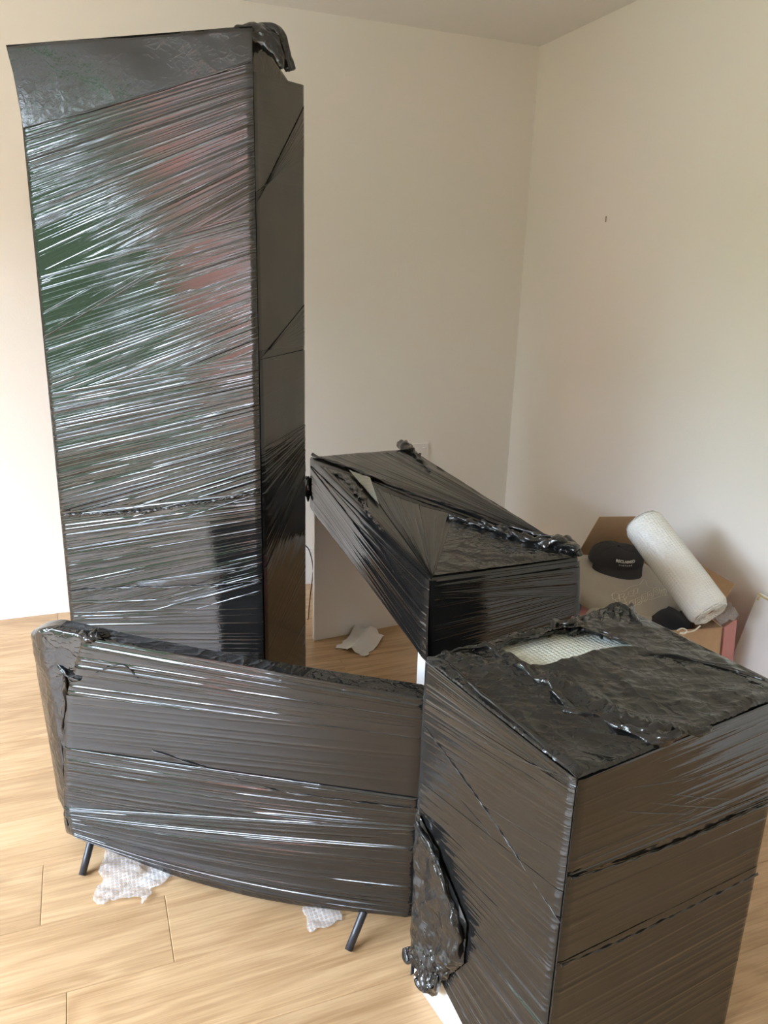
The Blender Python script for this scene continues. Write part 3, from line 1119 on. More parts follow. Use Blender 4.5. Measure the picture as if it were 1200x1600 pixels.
crumple_sheet('bubble_wrap', chest, pad, 80, 80, M_bubpad, label='pale bubble wrap seen through the torn film')
bz = lambda x, y, z: onz(x, y, z)
for k, q in enumerate((((905, 962), (900, 985), (888, 992)), ((928, 956), (918, 972), (912, 990)), ((950, 950), (938, 972), (940, 998)), ((972, 944), (962, 968), (962, 1000)),
                      ((986, 944), (992, 968), (1010, 1000)), ((940, 955), (960, 962), (985, 948)), ((870, 975), (900, 972), (930, 960)))):
    tube('film_fold', [bz(x, y, BZ + zz) for (x, y), zz in zip(q, (.008, .010, .004))], [.003, .007, .006, .002], M_film_cr, chest, seg=18, twist=60, lump=.35, noise=.45,
         sub=30, seed=60 + k)
tube('film_fold', [bz(x, y, BZ + .012) for x, y in ((690, 1022), (760, 1012), (800, 1040), (850, 1068), (880, 1095), (900, 1110))], [.002, .006, .007, .008, .003],
     M_film_cr, chest, seg=16, twist=120, lump=.4, noise=.5, sub=20, seed=19)
tube('film_fold', [bz(x, y, BZ + .012) for x, y in ((880, 1108), (930, 1118), (985, 1140), (1035, 1152), (1060, 1146), (1110, 1138))], [.003, .005, .008, .009, .003],
     M_film_cr, chest, seg=16, twist=90, lump=.4, noise=.5, sub=20, seed=20)
tube('film_fold', [bz(x, y, BZ + .012) for x, y in ((775, 1010), (800, 1000), (850, 990), (880, 978), (930, 985), (990, 1008))], [.004, .006, .007, .010, .006, .002],
     M_film_cr, chest, seg=16, twist=120, lump=.4, noise=.5, sub=20, seed=21)
tube('film_fold', [bz(x, y, BZ + .010) for x, y in ((985, 1018), (1050, 1024), (1120, 1040), (1195, 1062))], [.002, .003, .003, .002],
     M_film_cr, chest, seg=12, twist=60, lump=.3, noise=.4, sub=20, seed=22)
tube('film_fold', [bz(x, y, BZ + .004) for x, y in ((668, 1029), (700, 1040), (780, 1108), (860, 1172), (902, 1214))], [.003, .005, .006, .004, .002],
     M_film, chest, seg=16, twist=20, lump=.25, noise=.15, sub=20, seed=23)


# loose gathered flap hanging down the left side
def flap(U, V):
    Lq = [fl.px(*p) for p in ((657, 1268), (655, 1350), (650, 1440), (648, 1478), (664, 1512), (676, 1540))]
    Rq = [fl.px(*p) for p in ((664, 1272), (690, 1325), (716, 1385), (738, 1440), (733, 1500), (700, 1530))]
    v = V[:, 0]
    L = poly_at(Lq, v)
    R = poly_at(Rq, v)
    A = L[:, None, 0] * (1 - U) + R[:, None, 0] * U
    B = L[:, None, 1] * (1 - U) + R[:, None, 1] * U
    e = np.clip(np.minimum(U, 1 - U) / .12, 0, 1) * np.clip(V / .1, 0, 1)
    low = np.clip((V - .55) / .3, 0, 1)
    H = .012 + e * (.008 + .012 * crumple(A * .8 + 2, B * .5 + 3, 95, f0=24) + .012 * low * crumple(A + 5, B + 3, 97, f0=34) + low * .008)
    A = A + low * .010 * crumple(B + 1, U * .1 + 3, 98, f0=40)
    B = B + low * .012 * crumple(A + 2, U * .1, 99, f0=40)
    return fl.pts(A, B, H)


crumple_sheet('film_flap', chest, flap, 110, 240, M_film_cr)
nl = fl.n
flp = lambda x, y, h: fl.O + fl.px(x, y)[0] * fl.a + fl.px(x, y)[1] * fl.b + nl * h
tube('film_fold', [flp(x, y, .02) for x, y in ((664, 1280), (688, 1318), (708, 1370), (716, 1400), (730, 1440), (732, 1490))], [.003, .006, .004, .004, .006, .003],
     M_film_cr, chest, seg=14, twist=110, lump=.4, noise=.6, sub=24, seed=33)
tube('film_fold', [flp(x, y, .02) for x, y in ((648, 1474), (655, 1495), (668, 1488), (676, 1500), (668, 1522), (680, 1540), (696, 1535), (700, 1505))],
     [.005, .007, .006, .006, .007, .006, .004], M_film_cr, chest, seg=14, twist=80, lump=.35, noise=.5, sub=14, seed=34)

# ---------------------------------------------------------------- wrapped desk
DZ1, DZ0 = .757, .552
DF = onz(672, 905, DZ1)[:2]
DL = onz(484, 713, DZ1)[:2]
DR = onz(905, 867, DZ1)[:2]
DB = DL + (DR - DF) * 1.0
desk = thing('wrapped_desk', 'white desk wound in black stretch film, right of the tall cabinet', 'desk', (*((DF + DB) / 2), 0))
fdl = wall_face(DL, DF, DZ0)
fdr = wall_face(DF, DR, DZ0)
fdt = Face((*DF, DZ1), (*(DR - DF), 0), (*(DL - DF), 0), (0, 0, 1))
# real axes of the top plane must be orthogonal for mapping
_a = np.array([*(DR - DF), 0.])
_a /= np.linalg.norm(_a)
fdt = Face((*DF, DZ1), _a, (-_a[1], _a[0], 0), (0, 0, 1))


def desk_cr(V):
    c = crumple(V[..., 0] + 3, V[..., 1] + V[..., 2] + 3, 66, f0=8)
    V = V.copy()
    V[..., 2] += .002 * c
    return V


def box_rings(c4, z0, z1, rad=.010):
    cen = np.mean(c4, axis=0)
    out = []
    for k, z in ((.985, z0), (1, z0 + .01), (1, (z0 + z1) / 2), (1, z1 - rad), (.994, z1 - rad * .3), (.985, z1)):
        out.append([(*(cen + (np.array(p) - cen) * k), z) for p in c4])
    return out


ring_body('film_wrap', desk, box_rings([DF, DR, DB, DL], DZ0, DZ1), M_film_soft, n_side=80, crf=desk_cr, rad=.006)
nd = (DL - DF) / np.linalg.norm(DL - DF)
ud = (DR - DF) / np.linalg.norm(DR - DF)
fA = np.array([.787, 2.709])
fB = fA + ud * .385


def leg_panel(p, q, th):
    v = nd * th
    prism('leg_panel', [p, q, q + v, p + v], 0, DZ0 + .01, M_white, desk, bevel=.002)


leg_panel(fA - nd * .01, fB - nd * .01, .03)
leg_panel(DF + nd * .004 + ud * .004, DR - ud * .004 + nd * .004, .062)

# left long side
band('film_band', desk, fdl, [(485, 727), (490, 795)], [(672, 907), (668, 1035)], M_film_soft, amp=.0018, seed=111, nv=360, nu=60, off=.003, fine=.9)
band('film_band', desk, fdl, [(486, 728), (488, 770)], [(668, 960), (667, 1033)], M_film, amp=.0024, seed=112, nv=300, nu=60, off=.006, fine=.9)
hem_rope(desk, fdl, [(500, 740), (600, 860), (668, 1010)], .0022, M_film, 35, off=.007, twist=10, name='film_fold', lump=.2)
# near end
band('film_band', desk, fdr, [(672, 907), (668, 1034)], [(905, 876), (905, 958)], M_film, amp=.0018, seed=113, nv=360, nu=50, off=.003)
band('film_band', desk, fdr, [(671, 915), (672, 935)], [(905, 885), (905, 930)], M_film, amp=.0020, seed=114, nv=240, nu=50, off=.006, fade=.12)
# top
band('film_band', desk, fdt, [(672, 903), (676, 904)], [(560, 742), (600, 770), (660, 792), (712, 806)], M_film_soft, amp=.0035, seed=115, nv=280, nu=60, off=.004, fine=.55)
band('film_band', desk, fdt, [(486, 715), (570, 710), (636, 707)], [(884, 858), (896, 866)], M_film_soft, amp=.0032, seed=116, nv=260, nu=70, off=.006, fine=.8)
band('film_band', desk, fdt, [(672, 903), (670, 900)], [(500, 728), (560, 745)], M_film_soft, amp=.0016, seed=118, nv=120, nu=60, off=.003, fine=.8)
hem_rope(desk, fdt, [(487, 715), (560, 741), (640, 775), (720, 802), (800, 832), (888, 850)], .0038, M_film, 36, off=.010, twist=40, lump=.4)


def desk_cr_sheet(U, V):
    P00, P10, P11, P01 = [fdt.px(*p) for p in ((674, 902), (903, 872), (890, 850), (702, 806))]
    A = P00[0] * (1 - U) * (1 - V) + P10[0] * U * (1 - V) + P11[0] * U * V + P01[0] * (1 - U) * V
    B = P00[1] * (1 - U) * (1 - V) + P10[1] * U * (1 - V) + P11[1] * U * V + P01[1] * (1 - U) * V
    e = np.clip(np.minimum(np.minimum(U, 1 - U), np.minimum(V, 1 - V)) / .1, 0, 1)
    return fdt.pts(A, B, .004 + e * (.002 + .006 * crumple(A + 1, B + 2, 121, f0=12) + .0015 * crumple(A + 3, B, 122, f0=36)))


crumple_sheet('film_sheet', desk, desk_cr_sheet, 150, 130, M_film_cr)


def desk_patch(U, V):
    q = [fdt.px(*p) for p in ((545, 740), (578, 752), (592, 795), (572, 772))]
    A = q[0][0] * (1 - U) * (1 - V) + q[1][0] * U * (1 - V) + q[2][0] * U * V + q[3][0] * (1 - U) * V
    B = q[0][1] * (1 - U) * (1 - V) + q[1][1] * U * (1 - V) + q[2][1] * U * V + q[3][1] * (1 - U) * V
    return fdt.pts(A, B, .0135 + .003 * crumple(A, B, 7, f0=30))


crumple_sheet('bubble_wrap', desk, desk_patch, 30, 30, M_bubpad, label='pale scrap of bubble wrap poking through the film')
dz = lambda x, y, z: onz(x, y, z)
U3, N3 = np.array([*ud, 0]), np.array([*nd, 0])
tube('film_fold', [dz(x, y, DZ1 + .012) for x, y in ((700, 806), (760, 822), (800, 836), (850, 848), (892, 850))], [.004, .008, .010, .010, .012], M_film_cr, desk, seg=16,
     twist=100, lump=.4, noise=.5, sub=20, seed=41)
tube('film_fold', [dz(x, y, DZ1 + .008) for x, y in ((520, 738), (545, 752), (566, 780), (575, 800), (600, 830))], [.003, .007, .008, .004, .002], M_film_cr, desk, seg=14,
     twist=100, lump=.4, noise=.5, sub=16, seed=42)
bunch('film_bunch', desk, dz(885, 852, DZ1 + .008), [U3 * .030, N3 * .05, z3 * .018], M_film_cr, 124, amp=.4, f0=28, n=110)
bunch('film_bunch', desk, np.array([*(DB - ud * .03 - nd * .02), DZ1 + .012]), [U3 * .022, N3 * .075, z3 * .020], M_film_cr, 125, amp=.34, f0=13, n=110)
tube('film_fold', [dz(x, y, DZ1 + .012) for x, y in ((634, 688), (643, 702), (660, 720), (672, 736))], [.003, .009, .008, .002], M_film_cr, desk, seg=14,
     twist=60, lump=.4, noise=.4, sub=14, seed=43)
bunch('film_bunch', desk, fdl.O + fdl.px(486, 762)[1] * fdl.b + nd[0] * 0 + fdl.n * .008, [N3 * .02, fdl.n * .016, z3 * .05], M_film_cr, 126, amp=.4, f0=24, n=90)

# cable behind the desk
cy = 2.78
tag(tube('power_cable', [ony(x, y, cy) for x, y in ((477, 852), (484, 862), (489, 890), (485, 930), (483, 950))] +
         [onz(481, 968, .004), onz(474, 960, .004)], .0022, M_cable, seg=8, sub=8),
    'thin black cable hanging between the tall cabinet and the desk', 'cable')


# ---------------------------------------------------------------- litter on the floor
def scrap(name, corners, mat, seed, hgt, n=60, label='', cat='', lift=.002, jag=.0, arch=None, uvs=1.0, group=None):
    """crumpled flat piece on the floor; corners = 4 plan points"""
    c = [np.array(p[:2]) for p in corners]
    U, V = np.meshgrid(np.linspace(0, 1, n), np.linspace(0, 1, n))
    U2 = U + jag * (vn(V * 9, 0 * V, seed) - .5) * (2 * U - 1)
    V2 = V + jag * (vn(U * 9, 0 * U, seed + 4) - .5) * (2 * V - 1)
    P = (c[0] * ((1 - U2) * (1 - V2))[..., None] + c[1] * (U2 * (1 - V2))[..., None] + c[2] * (U2 * V2)[..., None] + c[3] * ((1 - U2) * V2)[..., None])
    cr = crumple(P[..., 0] + 5, P[..., 1] + 5, seed, f0=16)
    z = lift + hgt * np.clip(.35 + .9 * cr, 0, 2) * (.4 + .6 * vn(U * 3, V * 3, seed + 2))
    if arch is not None:
        z = z + arch(U, V)
    uv = P * uvs
    o = obj(name, make_mesh(name, np.concatenate([P, z[..., None]], -1).reshape(-1, 3), grid_faces(n, n), uv=uv.reshape(-1, 2)), mat)
    tag(o, label, cat, group)
    so = o.modifiers.new('thick', 'SOLIDIFY')
    so.thickness = .0008
    so.offset = 1
    return o


fz = lambda x, y: onz(x, y, 0)
scrap('bubble_wrap', [fz(150, 1408), fz(222, 1412), fz(285, 1352), fz(165, 1322)], M_bubclear, 131, .022, n=90, jag=.16,
      label='large clear crumpled bubble wrap scrap on the floor beside the left leg of the television', cat='bubble wrap')
scrap('bubble_wrap', [fz(215, 1385), fz(262, 1372), fz(345, 1362), fz(300, 1310)], M_bubclear, 132, .008, n=70, jag=.15,
      label='flat clear bubble wrap strip on the floor under the middle of the television', cat='bubble wrap')
scrap('bubble_wrap', [fz(483, 1462), fz(535, 1438), fz(520, 1395), fz(470, 1405)], M_bubclear, 133, .014, n=60, jag=.12,
      label='small pointed bubble wrap scrap on the floor near the right leg of the television', cat='bubble wrap')
scrap('crumpled_paper', [fz(522, 1014), fz(572, 1026), fz(600, 998), fz(566, 984)], M_paper, 134, .008, n=60, jag=.1,
      arch=lambda U, V: .035 * np.exp(-((V - .8) / .18) ** 2) * (1 - .5 * U) + .02 * np.exp(-((U - .55) / .15) ** 2),
      label='crumpled white paper sheet on the floor below the wrapped desk', cat='paper')
scrap('packing_sheet', [fz(-40, 966), fz(2, 968), fz(14, 955), fz(-30, 948)], M_paper, 135, .022, n=40, jag=.2,
      label='small white crumpled sheet by the baseboard at the far left', cat='paper')

# ---------------------------------------------------------------- open carton of clothes
C0, C1, C2, C3 = np.array([1.43, 1.66]), np.array([1.745, 1.60]), np.array([1.895, 2.20]), np.array([1.60, 2.27])
CZ = .42
carton = thing('carton', 'open cardboard carton, brown inside and pink outside, in the corner by the right wall', 'box', (*((C0 + C2) / 2), 0))


def wall_panel(name, p, q, z0, z1, th, out_off=0.0, top_p=None, top_q=None, par=carton):
    """cardboard board between two plan points; outside pink, inside brown"""
    p = np.array(p)
    q = np.array(q)
    tp = p if top_p is None else np.array(top_p)
    tq = q if top_q is None else np.array(top_q)
    cen = (C0 + C2) / 2
    d = (q - p) / np.linalg.norm(q - p)
    nn = np.array([d[1], -d[0]])
    if nn @ ((p + q) / 2 - cen) < 0:
        nn = -nn
    k = nn * th
    V = [(*p, z0), (*q, z0), (*tq, z1), (*tp, z1), (*(p + k), z0), (*(q + k), z0), (*(tq + k), z1), (*(tp + k), z1)]
    me = make_mesh(name, V, [(0, 1, 2, 3), (7, 6, 5, 4), (0, 4, 5, 1), (1, 5, 6, 2), (2, 6, 7, 3), (3, 7, 4, 0)], smooth=False)
    me.materials.append(M_card)
    me.materials.append(M_pink)
    me.polygons[1].material_index = 1
    return obj(name, me, None, par)


for p, q in ((C0, C1), (C1, C2), (C2, C3), (C3, C0)):
    wall_panel('side', p, q, 0, CZ, .004)
prism('base', [C0, C1, C2, C3], 0.001, .006, M_card, carton)
tf = [onz(935, 806, .60)[:2], None]
# back flap stands up, right flap leans on the wall, front flap folded out
bk_d = (C2 - C3) / np.linalg.norm(C2 - C3)
wall_panel('flap', C3 + bk_d * .075, C2 - bk_d * .005, CZ, .60, .004, top_p=onz(937, 808, .60)[:2], top_q=onz(937, 808, .60)[:2] + (C2 - C3) * .75)
wall_panel('flap', C1 + np.array([.02, .06]), C2 - np.array([.01, .03]), CZ, .505, .004, top_p=C1 + np.array([.13, .10]), top_q=C2 + np.array([.045, -.02]))
fl_ = wall_panel('flap', C1 - np.array([.02, .03]), C0 + np.array([.02, -.03]), CZ - .15, CZ, .004, top_p=C1 - np.array([.005, .004]), top_q=C0 + np.array([.01, -.004]))
fl_.data.polygons[1].material_index = 0
fl_ = wall_panel('flap', C1 + np.array([.004, -.02]), C1 + np.array([.085, .01]), CZ - .22, CZ, .004, top_p=C1 + np.array([.002, -.004]), top_q=C1 + np.array([.085, .03]))
for p_ in fl_.data.polygons:
    p_.material_index = 1


def heap(name, c, ax, mat, seed, folds=.10, label='', cat='', par=None, ff=9., n=110, sq=.75):
    th = np.linspace(0, 2 * math.pi, n, endpoint=False)
    ph = np.linspace(.02, math.pi - .02, n // 2)
    TH, PH = np.meshgrid(th, ph)
    sg = lambda v, e: np.sign(v) * np.abs(v) ** e
    D = np.stack([sg(np.cos(TH), sq) * sg(np.sin(PH), sq), sg(np.sin(TH), sq) * sg(np.sin(PH), sq), sg(np.cos(PH), sq)], -1)
    ax = np.array(ax, float)
    Q = D @ ax
    f = vn(Q[..., 0] * ff + 5, Q[..., 1] * ff + Q[..., 2] * 6 + 5, seed) * 2 - 1
    f2 = 1 - 2 * np.abs(vn(Q[..., 0] * ff * 1.3 + Q[..., 1] * 4 + 9, Q[..., 1] * ff * .6 - Q[..., 2] * 8 + 9, seed + 3) * 2 - 1)
    P = np.array(c) + (D * (1 + folds * f + folds * .7 * f2)[..., None]) @ ax
    me = make_mesh(name, P.reshape(-1, 3), grid_faces(n, n // 2, True), uv=np.stack([TH, PH], -1).reshape(-1, 2))
    o = obj(name, me, mat, par)
    if label:
        tag(o, label, cat)
    return o


e1 = np.array([1., 0, 0])
e2 = np.array([0, 1., 0])
# filling and garments
heap('jeans', (1.64, 2.10, .37), [e1 * .15, e2 * .13, z3 * .09], M_denim, 201, label='blue denim jeans folded in the carton, at the back under the beige sweatshirt', cat='jeans')
heap('dark_garment', (1.63, 1.76, .34), [e1 * .125, e2 * .09, z3 * .08], M_navy, 202, label='navy black garment in the carton below the bubble wrap roll', cat='clothes')
sw_c = (onz(985, 925, .445) + np.array([0, .05, -.02]))
sweat = thing('sweatshirt', 'beige sweatshirt with cream outlined lettering heaped on the carton', 'sweatshirt', sw_c)
heap('body', sw_c + np.array([0.0, .03, 0]), [np.array([.175, .02, 0]), np.array([-.03, .19, .03]), z3 * .055], M_sweat, 203, folds=.15, par=sweat, ff=10)
heap('sleeve', sw_c + np.array([-.06, -.12, -.035]), [np.array([.13, -.03, 0]), np.array([.02, .07, .0]), z3 * .035], M_sweat, 204, folds=.14, par=sweat, ff=9)
from mathutils.bvhtree import BVHTree


def bvh_of(objs):
    V, Fc = [], []
    for o in objs:
        b = len(V)
        V += [tuple(v.co) for v in o.data.vertices]
        Fc += [tuple(b + i for i in p.vertices) for p in o.data.polygons]
    return BVHTree.FromPolygons(V, Fc)


tree = bvh_of([o for o in sweat.children])


def on_cloth(x, y, lift=.0012):
    d = Vector(ray(x, y)).normalized()
    hit = tree.ray_cast(Vector(CAM), d)
    if hit[0] is None:
        return None
    nrm = hit[1] if hit[1].dot(d) < 0 else -hit[1]
    return np.array(hit[0] + nrm * lift)


def stitch(pts, closed=True, r=.0011):
    if closed:
        pts = pts + [pts[0]]
    P = [on_cloth(*p) for p in pts]
    P = [p for p in P if p is not None]
    if len(P) > 2:
        tube('stitching', P, r, M_stitch, sweat, seg=6, sub=3, label='cream outline stitching')


# two rows of outlined block letters, the upper one small
for (x, y, w_, h_, k) in ((957, 929, 9, 8, 0), (968, 930, 8, 8, 1), (982, 925, 9, 7, 2), (990, 921, 6, 7, 0), (969, 934, 10, 9, 1)):
    stitch([(x, y), (x + w_, y - 1.5), (x + w_ * (.7 if k else 1), y + h_ * .5), (x + w_, y + h_ - 1.5), (x, y + h_)])
for (x, y, w_, h_, k) in ((984, 940, 8, 9, 0), (993, 936, 9, 9, 1), (1003, 930, 8, 10, 0), (1012, 926, 8, 9, 2), (1021, 920, 8, 9, 1), (1033, 923, 7, 8, 0)):
    stitch([(x, y), (x + w_, y - 2), (x + w_, y + h_ - 2), (x, y + h_)], r=.0011)
    stitch([(x + 2.5, y + 2.2), (x + w_ - 2.5, y + 1.2), (x + w_ - 2.5, y + h_ - 4), (x + 2.5, y + h_ - 2.6)], r=.0008)
stitch([(955, 933), (957, 928), (966, 924), (976, 924), (982, 919), (990, 916), (999, 914), (1005, 906), (1009, 908), (1012, 917), (1022, 919), (1030, 924),
        (1040, 921)], False)
stitch([(956, 934), (964, 940), (974, 943), (984, 946), (990, 948), (1002, 940), (1018, 937), (1030, 933), (1042, 930)], False)

# ---------------------------------------------------------------- cap
capc = onz(962, 875, .507)
cap = thing('cap', 'black baseball cap with white lettering lying on the beige sweatshirt', 'cap', capc)
# local axes of the cap: sideways x, forward (peak) y towards the viewer and down, crown z tilted
vx = RT * .995 + UP * (-.06)
vx[2] = vx[2]
vx /= np.linalg.norm(vx)
fwdv = np.array([-capc[0], -capc[1], 0.])
fwdv /= np.linalg.norm(fwdv)
vy = fwdv * 1.0 - z3 * .16
vy -= vx * (vy @ vx)
vy /= np.linalg.norm(vy)
vz = np.cross(vx, vy)
if vz[2] < 0:
    vz = -vz
CW = .093


def capP(X, Y, Z):
    return capc + X[..., None] * vx + Y[..., None] * vy + Z[..., None] * vz


def crown(U, V):
    # angle around, height up; soft, partly collapsed crown
    th = U * 2 * math.pi
    ph = V * math.pi / 2
    ex = .8
    rr_ = np.cos(ph) ** ex
    X = CW * rr_ * np.cos(th)
    Y = CW * .80 * rr_ * np.sin(th)
    Z = .060 * np.sin(ph) ** .85
    Z = Z - .012 * np.exp(-((X - .02) / .03) ** 2) * np.sin(ph) ** 2
    Z = Z * (1 + .06 * (vn(X * 30 + 5, Y * 30 + 5, 3) - .5))
    return capP(X, Y, Z)


crumple_sheet('crown', cap, crown, 90, 40, M_cap)
for k in range(6):
    th = math.pi / 2 + k * math.pi / 3
    V_ = np.linspace(0.02, .97, 18)
    P = crown(np.full_like(V_, th / (2 * math.pi)), V_) + vz * .0004
    tube('seam', P, .0011, M_cap, cap, seg=6, sub=2)
tube('button', [capP(np.array(0.), np.array(0.), np.array(.054)), capP(np.array(0.), np.array(0.), np.array(.060))], [.006, .004], M_cap, cap, seg=12, sub=3)


def brim(U, V):
    a = math.radians(25) + U * math.radians(130)
    r0x, r0y = CW * .98, CW * .78
    X0, Y0 = r0x * np.cos(a), r0y * np.sin(a)
    k = np.sin((U) * math.pi) ** .45
    ext = .084 * k
    X = X0 * (1 + .0 * V)
    Y = Y0 + ext * V + 0 * V
    Z = .003 - .040 * V - 2.5 * X ** 2 * V + .0 * V - 0.0
    return capP(X * (1 - .10 * V * 0), Y, Z)


bo = crumple_sheet('peak', cap, brim, 50, 16, M_cap)
so = bo.modifiers.new('thick', 'SOLIDIFY')
so.thickness = .003
so.offset = 0


def lettering(body, size, cx, cz, spacing=1.0):
    cu = bpy.data.curves.new('lettering', 'FONT')
    cu.body = body
    cu.size = size
    cu.align_x = 'CENTER'
    cu.space_character = spacing
    cu.offset = size * .035
    to = bpy.data.objects.new('tmp', cu)
    COL.objects.link(to)
    bpy.context.view_layer.update()
    me = bpy.data.meshes.new_from_object(to.evaluated_get(bpy.context.evaluated_depsgraph_get()))
    bpy.data.objects.remove(to)
    co = np.zeros(len(me.vertices) * 3, np.float32)
    me.vertices.foreach_get('co', co)
    co = co.reshape(-1, 3)
    # wrap on to the front of the crown
    X = -co[:, 0] * lsign + cx
    ph = np.clip((co[:, 1] + cz) / .060, .02, .98)
    ph = np.arcsin(ph) / (math.pi / 2)
    rr_ = np.cos(ph * math.pi / 2) ** .8
    c = np.clip(X / (CW * rr_), -.99, .99)
    P = crown(np.arccos(c) / (2 * math.pi), ph) + fwdv * .0028 + z3 * .0012
    me.vertices.foreach_set('co', P.astype(np.float32).ravel())
    me.update()
    me.name = 'lettering'
    so_ = obj('lettering', me, M_letter, cap, label='white lettering ' + body)
    so_.modifiers.new('thick', 'SOLIDIFY').thickness = .0012
    return so_


lsign = -1
lettering('RECLAIMED', .0125, .012, .026)
lettering('VINTAGE', .0065, .012, .015, 1.9)

# ---------------------------------------------------------------- bubble wrap roll
RA = onz(1110, 958, .475)
RBn = onz(1003, 816, .67)
L_ = np.linalg.norm(RBn - RA)
roll = thing('bubble_wrap_roll', 'fat white roll of bubble wrap leaning diagonally across the carton', 'bubble wrap roll', (RA + RBn) / 2)
rt_ = (RBn - RA) / L_
rA_ = np.cross(rt_, z3)
rA_ /= np.linalg.norm(rA_)
rB_ = np.cross(rt_, rA_)
RR = .064


def roll_skin(U, V):
    th = U * 2 * math.pi
    r_ = RR * (1 + .02 * (vn(np.cos(th) * 2 + 4, V * 5 + np.sin(th) * 2 + 4, 7) - .5) * 2)
    e = np.minimum(V, 1 - V) * L_
    r_ = r_ * (1 - .16 * np.clip(1 - e / .02, 0, 1) ** 2)
    return RA + rt_ * (V * L_)[..., None] + (r_ * np.cos(th))[..., None] * rA_ + (r_ * np.sin(th))[..., None] * rB_


def roll_mesh():
    n1, n2 = 120, 90
    U, V = np.meshgrid(np.linspace(0, 1, n1, endpoint=False), np.linspace(0, 1, n2))
    P = roll_skin(U, V)
    uv = np.stack([U * 2 * math.pi * RR, V * L_], -1)
    # seam column: repeat for a clean map
    U2, V2 = np.meshgrid(np.linspace(0, 1, n1 + 1), np.linspace(0, 1, n2))
    P = roll_skin(U2, V2)
    uv = np.stack([U2 * 2 * math.pi * RR, V2 * L_], -1)
    return make_mesh('outer_layer', P.reshape(-1, 3), grid_faces(n1 + 1, n2), uv=uv.reshape(-1, 2))


obj('outer_layer', roll_mesh(), M_bub, roll)


def spiral(side):
    # wound layers seen at the end: concentric steps and a hollow core
    n1, n2 = 90, 60
    U, V = np.meshgrid(np.linspace(0, 1, n1), np.linspace(0, 1, n2))
    th = U * 2 * math.pi
    r_ = RR * (.22 + .64 * V)
    dp = .004 * np.abs(np.sin(V * 26 + U * 3.1)) + .004 * vn(np.cos(th) * 3 + 4, np.sin(th) * 3 + V * 4 + 4, 5) - .03 * np.exp(-(V / .06) ** 2)
    base = RA if side == 0 else RBn
    d = -rt_ if side == 0 else rt_
    P = base + d * (dp - .002)[..., None] + (r_ * np.cos(th))[..., None] * rA_ + (r_ * np.sin(th))[..., None] * rB_
    return obj('wound_end', make_mesh('wound_end', P.reshape(-1, 3), grid_faces(n1, n2), uv=np.stack([U * .3, V * .05], -1).reshape(-1, 2)), M_bub, roll)


spiral(0)
spiral(1)
tube('core', [RA + rt_ * .004, RBn - rt_ * .004], RR * .23, M_card, roll, seg=16, sub=4)
# loose tail of wrap at the lower end
tl0 = RA - rt_ * .0


def tail(U, V):
    P = (RA + rt_ * (-.012 + .05 * V)[..., None] + rA_ * 0 + (rA_ * np.sign((rA_ @ RT)) * .04) + RT * (.0 + .055 * U)[..., None] + z3 * (-.035 + .03 * U + .012 * crumple(U * .2 + V * .1, V * .2, 5, f0=20))[..., None])
    return P


crumple_sheet('loose_tail', roll, tail, 30, 24, M_bubclear)

# cord loop hanging from the dark garment
tag(tube('drawstring', [onz(x, y, .45) for x, y in ((1058, 985), (1066, 982), (1073, 985), (1070, 990), (1063, 989))] + [onz(1083, 986, .45), onz(1094, 978, .46)],
         .0022, M_stitch, seg=8, sub=6), 'thin cream drawstring loop beside the lower end of the bubble wrap roll', 'cord')

# leaning white board at the right edge
Bt_ = onx(1190, 927, XR - .03)
Bb = onz(1120, 1098, 0)
Bb = np.array([1.83, Bt_[1] + .02, 0.0])
# foot of the board: on the line of its left edge in space
q0 = onx(1190, 927, XR - .012)
dirv = ray(1148, 1030)
# choose the foot so that the edge passes through the seen lower point
best = None
for xx in np.linspace(1.45, 1.95, 101):
    P = CAM + dirv * (xx / dirv[0])
    k = (q0[2]) / (q0[2] - P[2])
    foot = q0 + (P - q0) * k
    s_ = abs(foot[1] - q0[1])
    if best is None or s_ < best[0]:
        best = (s_, foot)
foot = best[1]
eb = foot - q0
wdir = np.array([0, -1.0, 0])
board = thing('white_board', 'white panel leaning on the right wall at the picture\'s right edge', 'panel', foot)
nb = np.cross(eb, wdir)
nb /= np.linalg.norm(nb)
if nb[0] > 0:
    nb = -nb
V = []
for dz_ in (0, .016):
    for p in (foot, foot + wdir * .5, q0 + wdir * .5, q0):
        V.append(p + nb * dz_)
bme = make_mesh('board', V, [(3, 2, 1, 0), (4, 5, 6, 7), (0, 1, 5, 4), (1, 2, 6, 5), (2, 3, 7, 6), (3, 0, 4, 7)], smooth=False)
bb_ = obj('sheet', bme, M_white, board)
bv = bb_.modifiers.new('bevel', 'BEVEL')
bv.width = .0015
tp = q0 + nb * .0175
te = -eb / np.linalg.norm(eb)
tube('tape', [tp + wdir * .0 - te * .001, tp + wdir * .03 - te * .006, tp + wdir * .06 - te * .004], .003, M_twine, board, seg=6, sub=4, label='straw coloured tape scrap on the top edge')
tube('tape', [tp + wdir * .012 - te * .002, tp + wdir * .010 - te * .022], .003, M_twine, board, seg=6, sub=3, label='straw coloured tape scrap on the top edge')

# ---------------------------------------------------------------- outside the patio door
M_lawn = simple('lawn', (.07, .10, .045), .95, bump=.02, scale=12, var=.3)
M_leaf = simple('hedge_leaves', (.035, .065, .02), .8, bump=.05, scale=6, var=.4)
M_slab = simple('patio_slabs', (.42, .40, .37), .85, var=.1, scale=3)
struct(boxes('ground', [(-40, -30, -.35, XL - T, 30, -.15)], M_lawn))
struct(boxes('patio', [(XL - T - 2.4, -4, -.15, XL - T, 5, -.06)], M_slab))


